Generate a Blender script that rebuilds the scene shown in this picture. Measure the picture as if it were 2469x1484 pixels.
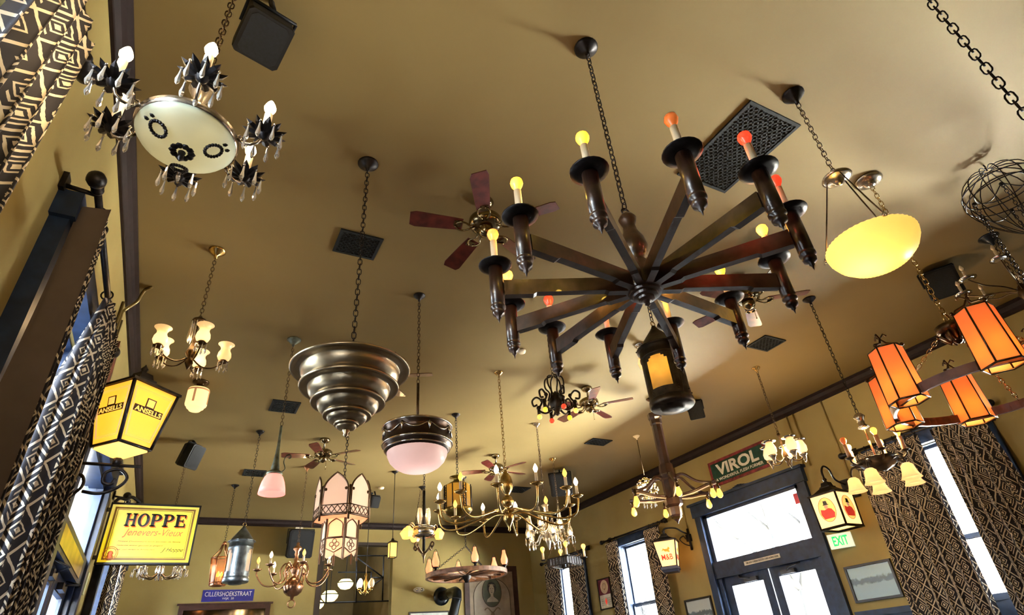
import bpy, math, random
from mathutils import Matrix, Vector, Euler
random.seed(7)
PI = math.pi
for o in list(bpy.data.objects): bpy.data.objects.remove(o)
SC = bpy.context.scene
COL = SC.collection
# ------------------------------------------------------------------ camera
CAMZ, CEIL = 1.1, 4.4
RX = ((0.8837029620599289, -0.46193915909899297, -0.07537432014567964),
      (-0.19286705188348977, -0.5061236015076482, 0.8406195336147613),
      (-0.4264638028535123, -0.7283207489065808, -0.536355769585709))
FPX, PCX, PCY = 1384.497, 1234.5, 742.0
cd = bpy.data.cameras.new('camera'); cam = bpy.data.objects.new('camera', cd); COL.objects.link(cam)
cd.sensor_fit = 'HORIZONTAL'; cd.sensor_width = 36.0; cd.lens = FPX / 2469 * 36.0
cd.clip_start = .02; cd.clip_end = 500
cam.matrix_world = Matrix.Translation((0, 0, CAMZ)) @ Matrix(RX).transposed().to_4x4()
SC.camera = cam
# ------------------------------------------------------------------ light and exposure
SC.view_settings.view_transform = 'Standard'; SC.view_settings.look = 'None'
SC.view_settings.gamma = 1.0; SC.view_settings.use_curve_mapping = False
SC.view_settings.exposure = EXPO = 0.72
SC.cycles.max_bounces = 7; SC.cycles.diffuse_bounces = 4; SC.cycles.glossy_bounces = 3; SC.cycles.transmission_bounces = 5; SC.cycles.transparent_max_bounces = 8
SC.cycles.use_adaptive_sampling = True; SC.cycles.adaptive_threshold = .08; SC.cycles.adaptive_min_samples = 24; SC.cycles.caustics_reflective = False; SC.cycles.caustics_refractive = False
W = bpy.data.worlds.new('overcast_sky'); SC.world = W; W.use_nodes = True
# hazy bright sky above the horizon, sunlit street surface below it
SKY, STREET = 44.0, 470.0
_n = W.node_tree.nodes; _l = W.node_tree.links; _bg = _n['Background']
_tc = _n.new('ShaderNodeTexCoord'); _sp = _n.new('ShaderNodeSeparateXYZ'); _l.new(_tc.outputs['Generated'], _sp.inputs[0])
_st = _n.new('ShaderNodeMath'); _st.operation = 'LESS_THAN'; _st.inputs[1].default_value = 0.0; _l.new(_sp.outputs['Z'], _st.inputs[0])
_mx = _n.new('ShaderNodeMix'); _mx.data_type = 'RGBA'; _l.new(_st.outputs[0], _mx.inputs[0])
_mx.inputs[6].default_value = (.84*SKY, .94*SKY, 1.0*SKY, 1); _mx.inputs[7].default_value = (1.0*STREET, .97*STREET, .82*STREET, 1)
_l.new(_mx.outputs[2], _bg.inputs[0]); _bg.inputs[1].default_value = 1.0
def portal(x, y, z, w, h, rotz):
    l = bpy.data.lights.new('window_portal', 'AREA'); l.shape = 'RECTANGLE'; l.size = w; l.size_y = h
    o = bpy.data.objects.new('window_portal', l); COL.objects.link(o)
    o.location = (x, y, z); o.rotation_euler = (PI/2, 0, rotz); l.cycles.is_portal = True
# ------------------------------------------------------------------ pixel helpers (photograph pixels -> metres)
def ray(p):
    c = ((p[0]-PCX)/FPX, (PCY-p[1])/FPX, -1.0)
    return [sum(RX[k][i]*c[k] for k in range(3)) for i in range(3)]
def onX(p, X): d = ray(p); t = X/d[0]; return Vector((X, d[1]*t, d[2]*t+CAMZ))
def onY(p, Y): d = ray(p); t = Y/d[1]; return Vector((d[0]*t, Y, d[2]*t+CAMZ))
def onZ(p, Z): d = ray(p); t = (Z-CAMZ)/d[2]; return Vector((d[0]*t, d[1]*t, Z))
def zpy(X, Y, py):
    a1 = RX[1][0]*X+RX[1][1]*Y; a2 = RX[2][0]*X+RX[2][1]*Y; b1 = RX[1][2]; b2 = RX[2][2]; k = py-PCY
    return (FPX*a1-k*a2)/(k*b2-FPX*b1)+CAMZ
def pxm(X, Y, Z):
    return FPX/-(RX[2][0]*X+RX[2][1]*Y+RX[2][2]*(Z-CAMZ))
# ------------------------------------------------------------------ materials
MATS = {}
def mat(name, col=(.5, .5, .5), rough=.5, metal=0., var=.12, scale=8., bump=0., spec=.5, trans=0., emit=None, es=0., coat=0., col2=None):
    if name in MATS: return MATS[name]
    m = bpy.data.materials.new(name); m.use_nodes = True; nt = m.node_tree; N = nt.nodes; L = nt.links
    b = N['Principled BSDF']; MATS[name] = m
    tc = N.new('ShaderNodeTexCoord'); no = N.new('ShaderNodeTexNoise'); no.inputs['Scale'].default_value = scale; no.inputs['Detail'].default_value = 5
    L.new(tc.outputs['Object'], no.inputs['Vector'])
    rp = N.new('ShaderNodeValToRGB'); c2 = col2 or tuple(max(0, c*(1-var*2)) for c in col)
    c1 = col if col2 else tuple(min(1, c*(1+var)) for c in col)
    rp.color_ramp.elements[0].position = .3; rp.color_ramp.elements[1].position = .7
    rp.color_ramp.elements[0].color = (*c2, 1); rp.color_ramp.elements[1].color = (*c1, 1)
    L.new(no.outputs['Fac'], rp.inputs['Fac']); L.new(rp.outputs['Color'], b.inputs['Base Color'])
    b.inputs['Roughness'].default_value = rough; b.inputs['Metallic'].default_value = metal
    b.inputs['Specular IOR Level'].default_value = spec; b.inputs['Coat Weight'].default_value = coat
    if trans: b.inputs['Transmission Weight'].default_value = trans
    if bump:
        bp = N.new('ShaderNodeBump'); bp.inputs['Strength'].default_value = bump; bp.inputs['Distance'].default_value = .01
        L.new(no.outputs['Fac'], bp.inputs['Height']); L.new(bp.outputs['Normal'], b.inputs['Normal'])
    if emit:
        b.inputs['Emission Color'].default_value = (*emit, 1); b.inputs['Emission Strength'].default_value = es
    return m
def glass(name, tint=(1, 1, 1), gloss=.12, rough=.02, body=0.):
    """thin clear pane: transparent with a little mirror and an optional milky body"""
    if name in MATS: return MATS[name]
    m = bpy.data.materials.new(name); m.use_nodes = True; nt = m.node_tree; N = nt.nodes; L = nt.links; MATS[name] = m
    N.remove(N['Principled BSDF'])
    t = N.new('ShaderNodeBsdfTransparent'); t.inputs[0].default_value = (*tint, 1)
    g = N.new('ShaderNodeBsdfGlossy'); g.inputs['Roughness'].default_value = rough
    mx = N.new('ShaderNodeMixShader'); mx.inputs[0].default_value = gloss
    L.new(t.outputs[0], mx.inputs[1]); L.new(g.outputs[0], mx.inputs[2]); out = mx
    if body:
        d = N.new('ShaderNodeBsdfDiffuse'); d.inputs[0].default_value = (*tint, 1)
        m2 = N.new('ShaderNodeMixShader'); m2.inputs[0].default_value = body
        L.new(mx.outputs[0], m2.inputs[1]); L.new(d.outputs[0], m2.inputs[2]); out = m2
    L.new(out.outputs[0], N['Material Output'].inputs[0]); return m
def shade(name, col, tr=.6, es=0., ecol=None, rough=.35, noise=0.):
    """lamp-shade glass or paper: diffuse + translucent, lit by the bulb inside, with a glossy skin"""
    if name in MATS: return MATS[name]
    m = bpy.data.materials.new(name); m.use_nodes = True; nt = m.node_tree; N = nt.nodes; L = nt.links; MATS[name] = m
    N.remove(N['Principled BSDF'])
    tc = N.new('ShaderNodeTexCoord'); no = N.new('ShaderNodeTexNoise'); no.inputs['Scale'].default_value = 9
    L.new(tc.outputs['Object'], no.inputs['Vector'])
    rp = N.new('ShaderNodeValToRGB'); rp.color_ramp.elements[0].color = (*[c*(.93-noise) for c in col], 1); rp.color_ramp.elements[1].color = (*col, 1)
    L.new(no.outputs['Fac'], rp.inputs[0])
    d = N.new('ShaderNodeBsdfDiffuse'); t = N.new('ShaderNodeBsdfTranslucent'); g = N.new('ShaderNodeBsdfGlossy'); g.inputs['Roughness'].default_value = rough
    L.new(rp.outputs[0], d.inputs[0]); L.new(rp.outputs[0], t.inputs[0])
    a = N.new('ShaderNodeMixShader'); a.inputs[0].default_value = tr; L.new(d.outputs[0], a.inputs[1]); L.new(t.outputs[0], a.inputs[2])
    b = N.new('ShaderNodeMixShader'); b.inputs[0].default_value = .05; L.new(a.outputs[0], b.inputs[1]); L.new(g.outputs[0], b.inputs[2]); out = b
    if es:
        e = N.new('ShaderNodeEmission'); e.inputs[0].default_value = (*(ecol or col), 1); e.inputs[1].default_value = es
        c = N.new('ShaderNodeAddShader'); L.new(b.outputs[0], c.inputs[0]); L.new(e.outputs[0], c.inputs[1]); out = c
    L.new(out.outputs[0], N['Material Output'].inputs[0]); return m
def bulb(name, col, s, base=(.9, .6, .3)): return mat(name, base, .15, emit=col, es=s, var=.02)
# ------------------------------------------------------------------ mesh collector
class M:
    def __init__(s): s.v = []; s.f = []; s.s = []
    def add(s, v, f, sm=False):
        n = len(s.v); s.v += [tuple(p) for p in v]; s.f += [tuple(i+n for i in q) for q in f]; s.s += [sm]*len(f); return s
    def box(s, c, d, rz=0, rot=None):
        x, y, z = d[0]/2, d[1]/2, d[2]/2
        v = [Vector((i*x, j*y, k*z)) for k in (-1, 1) for j in (-1, 1) for i in (-1, 1)]
        R = (rot.to_matrix() if rot else Matrix.Rotation(rz, 3, 'Z'))
        v = [R @ p + Vector(c) for p in v]
        return s.add(v, [(0, 2, 3, 1), (4, 5, 7, 6), (0, 1, 5, 4), (2, 6, 7, 3), (0, 4, 6, 2), (1, 3, 7, 5)])
    def bb(s, x0, x1, y0, y1, z0, z1): return s.box(((x0+x1)/2, (y0+y1)/2, (z0+z1)/2), (abs(x1-x0), abs(y1-y0), abs(z1-z0)))
    def lathe(s, prof, n=24, o=(0, 0, 0), sm=True, lobes=0, la=0., a0=0.):
        v = []; f = []; k = len(prof)
        for i in range(n):
            a = 2*PI*i/n+a0; q = 1+la*abs(math.cos(a*lobes/2)) if lobes else 1
            for r, z in prof: v.append((o[0]+r*q*math.cos(a), o[1]+r*q*math.sin(a), o[2]+z))
        for i in range(n):
            j = (i+1) % n
            for t in range(k-1): f.append((i*k+t, j*k+t, j*k+t+1, i*k+t+1))
        return s.add(v, f, sm)
    def tube(s, pts, r, n=6, closed=False, cap=True, sm=True, flat=1.):
        P = [Vector(p) for p in pts]; m = len(P); v = []; f = []; up = None
        for i, p in enumerate(P):
            a = P[i-1] if (i > 0 or closed) else p; b = P[(i+1) % m] if (i < m-1 or closed) else p
            t = (b-a).normalized() if (b-a).length > 1e-9 else Vector((0, 0, 1))
            if up is None:
                up = Vector((0, 0, 1)) if abs(t.z) < .9 else Vector((1, 0, 0))
            x = up-t*up.dot(t)
            if x.length < 1e-5: x = t.orthogonal()
            x.normalize(); y = t.cross(x); up = x
            q = r[i] if isinstance(r, (list, tuple)) else r
            for j in range(n):
                w = 2*PI*(j+.5)/n; v.append(p+x*(q*math.cos(w))+y*(q*flat*math.sin(w)))
        for i in range(m if closed else m-1):
            for j in range(n):
                k = (i+1) % m; f.append((i*n+j, i*n+(j+1) % n, k*n+(j+1) % n, k*n+j))
        if cap and not closed: f += [tuple(range(n))[::-1], tuple((m-1)*n+j for j in range(n))]
        return s.add(v, f, sm)
    def cyl(s, a, b, r, r2=None, n=12): return s.tube([a, b], [r, r if r2 is None else r2], n)
    def ring(s, R, r, o=(0, 0, 0), n=32, k=6, fl=1.):
        return s.tube([(o[0]+R*math.cos(2*PI*i/n), o[1]+R*math.sin(2*PI*i/n), o[2]) for i in range(n)], r, k, True, flat=fl)
    def ball(s, c, r, n=12, sc=(1, 1, 1)):
        h = max(4, n//2); pr = [(r*math.sin(PI*i/h), -r*math.cos(PI*i/h)) for i in range(h+1)]
        q = M().lathe(pr, n); q.v = [(c[0]+p[0]*sc[0], c[1]+p[1]*sc[1], c[2]+p[2]*sc[2]) for p in q.v]
        return s.join(q)
    def slab(s, poly, th, n=(0, -1, 0)):
        """flat polygon (list of 3-D points) given a thickness th along n"""
        k = len(poly); d = Vector(n)*th; v = [Vector(p) for p in poly]+[Vector(p)+d for p in poly]
        f = [tuple(range(k)), tuple(range(2*k-1, k-1, -1))]+[(i, i+k, (i+1) % k+k, (i+1) % k) for i in range(k)]
        return s.add(v, f)
    def join(s, o, mx=None):
        n = len(s.v); s.v += [tuple(mx @ Vector(p)) if mx else p for p in o.v]
        s.f += [tuple(i+n for i in q) for q in o.f]; s.s += o.s; return s
    def mesh(s, name, m):
        me = bpy.data.meshes.new(name); me.from_pydata(s.v, [], s.f); me.polygons.foreach_set('use_smooth', s.s)
        me.materials.append(m); me.update(); return me
def put(name, me, parent=None, loc=(0, 0, 0), rot=(0, 0, 0), sc=None):
    o = bpy.data.objects.new(name, me); COL.objects.link(o); o.location = loc; o.rotation_euler = rot
    if sc: o.scale = sc
    if parent: o.parent = parent
    return o
def P(parent, name, m, ma, loc=(0, 0, 0), rot=(0, 0, 0)): return put(name, m.mesh(name, ma), parent, loc, rot)
def tag(o, label, cat, group=None):
    o['label'] = label; o['category'] = cat
    if group: o['group'] = group
    return o
def struct(name, m, ma, parent=None, loc=(0, 0, 0), rot=(0, 0, 0)):
    o = put(name, m.mesh(name, ma), parent, loc, rot)
    if not parent: o['kind'] = 'structure'
    return o
def thing(name, label, cat, loc, rotz=0, group=None):
    o = bpy.data.objects.new(name, None); COL.objects.link(o); o.location = loc; o.rotation_euler = (0, 0, rotz); o.empty_display_size = .1
    return tag(o, label, cat, group)
def hang(name, label, cat, body, Y, X=None):
    """a ceiling-hung thing: body = a photo pixel on its axis, Y = its row on the ceiling grid"""
    if X is None: X = onY(body, Y).x
    r = thing(name, label, cat, (X, Y, CEIL)); return r, (lambda py: zpy(X, Y, py)-CEIL), X
def lamp(parent, loc, w, col=(1, .75, .4), r=.03):
    l = bpy.data.lights.new('bulb_light', 'POINT'); l.energy = w; l.color = col; l.shadow_soft_size = r
    o = bpy.data.objects.new('bulb_light', l); COL.objects.link(o); o.parent = parent; o.location = loc; return o
def chain_m(z0, z1, L=.042, w=.011, r=.0028, x=0, y=0, a=None, b=None):
    """interlocking links from z0 down to z1 (or along a->b)"""
    A = Vector(a) if a else Vector((x, y, z0)); B = Vector(b) if b else Vector((x, y, z1)); D = B-A; ln = D.length
    n = max(1, round(ln/(L-2*r*1.6))); st = ln/n; q = D.to_track_quat('Z', 'Y').to_matrix(); m = M(); h = L/2
    for i in range(n):
        c = A+D*((i+.5)/n); pts = []
        for k in range(5): t = -PI/2+PI*k/4+PI/2; pts.append((w*math.cos(t), h-w+w*math.sin(t)))
        for k in range(5): t = PI+PI*k/4; pts.append((w*math.cos(t), -h+w+w*math.sin(t)))
        p3 = [q @ (Vector((u, 0, t)) if i % 2 else Vector((0, u, t)))+c for u, t in pts]
        m.tube(p3, r, 4, True)
    return m
def canopy_m(R=.07, h=.045):
    return M().lathe([(0, 0), (R, 0), (R, -.008), (R*.85, -.016), (R*.55, -h*.7), (R*.22, -h), (R*.18, -h*1.4), (0, -h*1.5)], 20)
def polar(r, a, z=0): return (r*math.cos(a), r*math.sin(a), z)
def letters(name, text, w, h, ma, parent, loc=(0, 0, 0), shear=0, bold=0, spacing=1., th=.002, arch=None):
    """flat lettering standing in the local XZ plane, facing -Y, centred on loc"""
    c = bpy.data.curves.new(name, 'FONT'); c.body = text; c.shear = shear; c.offset = bold; c.extrude = .01; c.space_character = spacing; c.align_x = 'CENTER'
    c.resolution_u = 3
    t = bpy.data.objects.new(name, c); COL.objects.link(t)
    bpy.context.view_layer.update(); me = bpy.data.meshes.new_from_object(t.evaluated_get(bpy.context.evaluated_depsgraph_get()))
    bpy.data.objects.remove(t); me.name = name
    xs = [v.co.x for v in me.vertices]; ys = [v.co.y for v in me.vertices]; x0, x1, y0, y1 = min(xs), max(xs), min(ys), max(ys)
    for v in me.vertices:
        x, y, z = v.co; v.co = ((x-(x0+x1)/2)/(x1-x0)*w, -th*(1 if z > 0 else 0), (y-(y0+y1)/2)/(y1-y0)*h)
    me.materials.clear(); me.materials.append(ma); return put(name, me, parent, loc)
# bulb profiles (base at z=0)
FLAME = [(.0, 0), (.008, 0), (.009, .006), (.016, .02), (.018, .03), (.013, .046), (.006, .06), (0, .068)]
GLOBE = [(0, 0), (.010, 0), (.012, .008), (.020, .022), (.024, .036), (.021, .05), (.012, .058), (0, .061)]
# shared finishes
IRON = mat('black_iron', (.022, .021, .024), .42, .75, .2, 30, .1)
BRONZE = mat('aged_bronze', (.10, .065, .035), .32, .9, .3, 18)
BRASS = mat('old_brass', (.50, .34, .12), .24, .95, .2, 14)
SILVER = mat('antique_silver', (.52, .46, .38), .25, .95, .2, 14)
NICKEL = mat('polished_nickel', (.62, .60, .56), .16, 1., .1, 10)
COPPER = mat('copper', (.45, .20, .10), .3, .95, .25, 14)
DWOOD = mat('dark_stained_wood', (.032, .014, .009), .36, 0, .35, 22, .12, coat=.25)
IVORY = mat('ivory_candle_sleeve', (.80, .70, .52), .45, 0, .05)
CRYST = mat('cut_crystal', (.95, .93, .88), .03, 0, .02, trans=.75)
BLACKP = mat('black_plastic', (.005, .007, .012), .6, 0, .15, 40, spec=.25)
CREAM = mat('cream_paint', (.72, .66, .50), .5, 0, .06)
# ================================================================== ROOM SHELL
XL, XR, YB, YF = -.91, 8.25, 14.3, -3.6
WALL = mat('ochre_wall_paint', (.31, .245, .088), .75, 0, .0, 1.6, .03, col2=(.26, .20, .065))
CEILM = mat('tan_ceiling_paint', (.212, .157, .056), .75, 0, .0, .9, .02, col2=(.188, .137, .047))
TRIM = mat('dark_brown_trim', (.014, .007, .008), .6, 0, .2, 12, spec=.25)
FRAME = mat('flare_blue_frame_paint', (.012, .028, .075), .42, 0, .2, 10, spec=.35)  # dark frame paint, its blue raised to carry window flare
FLOORM = mat('dark_wood_floor', (.05, .03, .018), .5, 0, .25, 5)
PANE = glass('window_glass', gloss=.06)
struct('floor', M().bb(XL-.3, XR+.3, YF, YB+6, -.1, 0), FLOORM)
struct('ceiling', M().bb(XL-.3, XR+.3, YF-.2, YB+.2, CEIL, CEIL+.15), CEILM)
WZ0, WZ1 = .95, 3.2
LWIN = [(.45, 1.85), (3.05, 4.45), (9.3, 10.5), (11.9, 13.1)]
RWIN = [(.45, 1.85), (3.15, 4.5), (9.3, 10.45), (11.9, 13.05)]
DOOR = (5.8, 7.95)
def wall_with_holes(name, x0, x1, holes):
    m = M(); ys = YF
    for a, b, z0, z1 in sorted(holes):
        m.bb(x0, x1, ys, a, 0, CEIL)
        if z0 > 0: m.bb(x0, x1, a, b, 0, z0)
        m.bb(x0, x1, a, b, z1, CEIL); ys = b
    m.bb(x0, x1, ys, YB+.2, 0, CEIL)
    return struct(name, m, WALL)
wall_with_holes('wall_left', XL-.22, XL, [(a, b, WZ0, WZ1) for a, b in LWIN]+[(DOOR[0], DOOR[1], 0, 3.3)])
wall_with_holes('wall_right', XR, XR+.22, [(a, b, WZ0, WZ1) for a, b in RWIN]+[(DOOR[0], DOOR[1], 0, 3.3)])
m = M(); OPX0, OPX1, OPZ = 2.78, 4.48, 3.95
m.bb(XL, OPX0, YB, YB+.2, 0, CEIL); m.bb(OPX1, XR, YB, YB+.2, 0, CEIL); m.bb(OPX0, OPX1, YB, YB+.2, OPZ, CEIL)
struct('wall_back', m, WALL)
struct('wall_front', M().bb(XL, XR, YF-.2, YF, 0, CEIL), WALL)
# crown mouldings and chair rails
def crown(name, a, b, axis, face):
    m = M(); prof = [(0, 0), (.085, 0), (.085, -.018), (.06, -.035), (.045, -.085), (.02, -.11), (.02, -.135), (0, -.135)]
    pts = []
    for e in (a, b):
        for d, z in prof: pts.append((face[0]+face[1]*d, e, CEIL+z) if axis == 'y' else (e, face[0]+face[1]*d, CEIL+z))
    k = len(prof); f = [(i, (i+1) % k, (i+1) % k+k, i+k) for i in range(k)]+[tuple(range(k))[::-1], tuple(range(k, 2*k))]
    return struct(name, m.add(pts, f), TRIM)
crown('trim_1', YF, YB, 'y', (XL, 1)); crown('trim_2', YF, YB, 'y', (XR, -1)); crown('trim_3', XL, XR, 'x', (YB, -1))
m = M()
for a, b in ((YF, 5.62), (8.13, YB)): m.bb(XR-.035, XR, a, b, 1.38, 1.45); m.bb(XR-.015, XR, a, b, 0, 1.38)
struct('trim_4', m, FRAME)
m = M()
for a, b in ((YF, 5.62), (8.13, YB)): m.bb(XL, XL+.035, a, b, 1.38, 1.45); m.bb(XL, XL+.015, a, b, 0, 1.38)
struct('trim_5', m, FRAME)
for nm, d in (('baseboard_left', (XL, XL+.04)), ('baseboard_right', (XR-.04, XR))):
    m = M()
    for a, b in ((YF, 5.62), (8.13, YB)): m.bb(d[0], d[1], a, b, 0, .18)
    struct(nm, m, FRAME)
# windows -----------------------------------------------------------
NW = [0]
def window(x, s, a, b, vis=True):
    """x wall plane, s=+1 wall body lies at +x.  sash window with casing, two sashes and panes"""
    NW[0] += 1
    o = bpy.data.objects.new('window_%d' % NW[0], None); COL.objects.link(o); o['kind'] = 'structure'; o.location = (x, (a+b)/2, WZ0)
    w = (b-a)/2; H = WZ1-WZ0; c = M(); f = -s*(.05 if s > 0 else .085)
    for y in (-w-.06, w+.06): c.bb(f, s*.02, y-.07, y+.07, -.1, H+.16)
    c.bb(f*1.3, s*.02, -w-.16, w+.16, H, H+.16); c.bb(f*1.6, s*.02, -w-.18, w+.18, -.1, 0)
    for y in (-w, w): c.bb(s*.02, s*.215, y-.012 if y > 0 else y, y if y > 0 else y+.012, 0, H)
    c.bb(s*.02, s*.215, -w, w, H-.012, H); c.bb(s*.02, s*.215, -w, w, 0, .012)
    P(o, 'casing', c, FRAME)
    for nm, z0, z1, d in (('upper_sash', H/2-.03, H, .12), ('lower_sash', 0, H/2+.03, .08)):
        q = M(); t = .045
        q.bb(s*d, s*(d+.04), -w, -w+t, z0, z1); q.bb(s*d, s*(d+.04), w-t, w, z0, z1)
        q.bb(s*d, s*(d+.04), -w+t, w-t, z0, z0+t); q.bb(s*d, s*(d+.04), -w+t, w-t, z1-t, z1)
        u = P(o, nm, q, FRAME); P(u, 'pane', M().bb(s*(d+.018), s*(d+.022), -w+t, w-t, z0+t, z1-t), PANE)
    portal(x+s*.2, (a+b)/2, (WZ0+WZ1)/2, b-a, H, -PI/2 if s < 0 else PI/2)
for a, b in LWIN: window(XL, -1, a, b)
for a, b in RWIN: window(XR, 1, a, b)
# double doors with transom -----------------------------------------
BRASSB = mat('brass_transom_plate', (.50, .36, .04), .3, .6, .25, 5)
def door(n, x, s):
    o = bpy.data.objects.new('door_%d' % n, None); COL.objects.link(o); o['kind'] = 'structure'; o.location = (x, (DOOR[0]+DOOR[1])/2, 0)
    w = (DOOR[1]-DOOR[0])/2; c = M(); f = -s*.06; ZT = 3.3
    for y in (-w-.06, w+.06): c.bb(f, s*.2, y-.07, y+.07, 0, ZT+.14)
    c.bb(f*1.4, s*.2, -w-.16, w+.16, ZT-.06, ZT+.14); c.bb(f*2, s*.02, -w-.2, w+.2, ZT+.14, ZT+.18)
    for y in (-w+.05, w-.05): c.bb(0, s*.14, y-.05, y+.05, 0, ZT)
    c.bb(f*.6, s*.16, -w, w, 2.2, 2.46); c.bb(0, s*.14, -w, w, 3.19, ZT)
    P(o, 'casing', c, FRAME)
    k = M()
    for i in range(9):
        u = -.2+.4*i/8; k.tube([(f*1.5, u, ZT+.18), (f*1.5, u, ZT+.185+.035*math.cos(u*8)**2)], .03, 6)
    P(o, 'crest', k, FRAME)
    P(o, 'transom_pane', M().bb(s*.06, s*.065, -w+.1, w-.1, 2.46, 3.19), PANE)
    if n == 2: P(o, 'transom_plate', M().bb(f*.6, f*.6-s*.006, -w+.05, w-.3, 2.24, 2.4), BRASSB)
    for d, nm in ((-1, 'door_leaf'), (1, 'door_leaf')):
        y0, y1 = (-w+.1, -.01) if d < 0 else (.01, w-.1); q = M(); t = .15
        q.bb(s*.05, s*.095, y0, y0+t, .05, 2.2); q.bb(s*.05, s*.095, y1-t, y1, .05, 2.2)
        q.bb(s*.05, s*.095, y0+t, y1-t, 2.06, 2.2); q.bb(s*.05, s*.095, y0+t, y1-t, .05, .9)
        u = P(o, nm, q, FRAME); P(u, 'pane', M().bb(s*.07, s*.075, y0+t, y1-t, .9, 2.06), PANE)
        h = M(); yc = (y0+y1)/2-d*.12; h.bb(s*.05, s*.0, yc-.13, yc+.13, 2.07, 2.13); h.tube([(s*.0, yc, 2.12), (-s*.10, yc+.12*d, 2.14), (s*.03, yc+.25*d, 2.19)], .009, 5)
        P(u, 'door_closer', h, mat('closer_grey', (.05, .055, .065), .35, .6))
    if n == 1:
        st = P(o, 'door_notice', M().bb(f*.6, f*.6-s*.003, -.36, .37, 2.30, 2.36), mat('notice_white', (.75, .75, .72), .5))
        t = letters('lettering', 'THIS DOOR TO REMAIN UNLOCKED DURING BUSINESS HOURS', .66, .028, BLACKP, st, (f*.6-s*.0035, 0, 2.33)); t.rotation_euler = (0, 0, -PI/2)
        P(o, 'transom_sticker', M().bb(s*.058, s*.055, -w+.14, -w+.22, 2.98, 3.14), mat('red_sticker', (.7, .05, .06), .5))
    portal(x+s*.2, (DOOR[0]+DOOR[1])/2, 2.1, DOOR[1]-DOOR[0]-.1, 2.2, -PI/2 if s < 0 else PI/2)
door(1, XR, 1); door(2, XL, -1)
# outside: dark ground slabs that mask the bright lower world ------------------------------
GROUND_SHADE = mat('shaded_ground_dark', (.10, .10, .105), .9)  # shade on the street put into the ground colour
struct('pavement_light_mask', M().bb(XR+.22, 14.4, -1.2, 11.5, -.3, -.12).bb(XR+.22, 32, 11.5, 45, -.3, -.12).bb(XR+.22, 32, -40, -1.2, -.3, -.12).bb(17.5, 32, 4.0, 11.5, -.3, -.12), GROUND_SHADE)  # unseen slabs shaped to hide parts of the bright lower world
struct('pavement_left', M().bb(-7, XL-.22, -30, 45, -.3, -.12), GROUND_SHADE)
# ================================================================== NEAR CHANDELIERS
def candle_bulb(parent, loc, h, rs, bm, bulbprof=FLAME, bs=1., sl=IVORY):
    P(parent, 'candle_sleeve', M().lathe([(0, 0), (rs, 0), (rs, h), (rs*.7, h), (0, h)], 12), sl, loc)
    P(parent, 'bulb', M().lathe([(r*bs, z*bs) for r, z in bulbprof], 12), bm, (loc[0], loc[1], loc[2]+h))
BY = bulb('yellow_bulb', (1, .52, .012), 1.35); BO = bulb('orange_bulb', (1, .24, .006), 1.0); BR = bulb('red_bulb', (1, .035, .012), .9, (.6, .1, .05))
BOFF = mat('unlit_orange_bulb_glow', (.80, .20, .05), .3, emit=(1, .2, .03), es=.18); BAM = bulb('amber_bulb', (1, .40, .04), 2.0)  # the unlit orange bulb gets a faint added glow
BW = bulb('warm_white_bulb', (1, .72, .36), 7.); BWW = bulb('bright_warm_bulb', (1, .74, .40), 14.)
# ---- twelve-arm wooden wheel chandelier
root, z, X = hang('wheel_chandelier', 'huge dark wood chandelier with twelve radiating arms and coloured candle bulbs', 'chandelier', (1551, 688), 1.6)
zc = -(CEIL-2.98)
P(root, 'canopy', canopy_m(.075, .05), IRON); P(root, 'chain', chain_m(-.06, zc+.05, .05, .013, .0034), IRON)
P(root, 'hanging_loop', M().tube([(.025*math.cos(2*PI*i/14), 0, zc+.03+.025*math.sin(2*PI*i/14)) for i in range(14)], .005, 6, True), IRON)
hz = 2.555-CEIL
P(root, 'column', M().lathe([(0, zc+.015), (.03, zc+.01), (.045, zc-.015), (.038, zc-.04), (.03, zc-.06), (.036, zc-.10), (.058, zc-.15), (.066, zc-.20), (.05, zc-.25), (.034, zc-.27), (.055, zc-.30), (.055, hz+.05), (.05, hz+.02)], 24), DWOOD)
P(root, 'hub', M().lathe([(0, hz+.07), (.06, hz+.07), (.085, hz+.055), (.088, hz-.02), (.084, hz-.03), (.076, hz-.032), (.074, hz-.044), (.06, hz-.047), (.057, hz-.058), (.04, hz-.062), (.037, hz-.072), (.02, hz-.078), (.012, hz-.09), (.014, hz-.098), (0, hz-.108)], 36, sm=False), DWOOD)
r0, r1 = .06, .645; A = []
for i in range(12):
    a = math.radians(-144+30*i); arm = M(); t = .017
    prof = [(r0, .035), (r0, -.043), (.17, -.043), (.185, -.035), (.50, -.035), (.515, -.045), (r1, -.045), (r1, .035)]
    arm.slab([(x, t, zz) for x, zz in prof], 2*t)
    ao = P(root, 'arm', arm, DWOOD, (0, 0, hz+.012), (0, 0, a))
    hx = .678; zt = .118
    P(ao, 'candle_post', M().lathe([(0, zt), (.032, zt), (.032, -.085), (.028, -.088), (.034, -.098), (.034, -.108), (.022, -.114), (.029, -.126), (.026, -.14), (.010, -.150), (.011, -.158), (.005, -.164), (.0, -.185)], 18, (hx, 0, 0)), DWOOD)
    P(ao, 'drip_pan', M().lathe([(0, zt), (.05, zt-.004), (.076, zt+.008), (.078, zt+.012), (.05, zt+.003), (0, zt+.008)], 22, (hx, 0, 0)), IRON)
    bm = [BY, BOFF, BR, BR, BAM, BY, BAM, BR, BR, BAM, BO, BY][i]
    candle_bulb(ao, (hx, 0, zt+.004), .15, .016, bm, GLOBE, 1.2)
    if bm is not BOFF: lamp(ao, (hx-.085, 0, zt+.17), .7, {BY: (1, .6, .08), BO: (1, .3, .04), BR: (1, .08, .03), BAM: (1, .4, .06)}[bm], .02)
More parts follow.
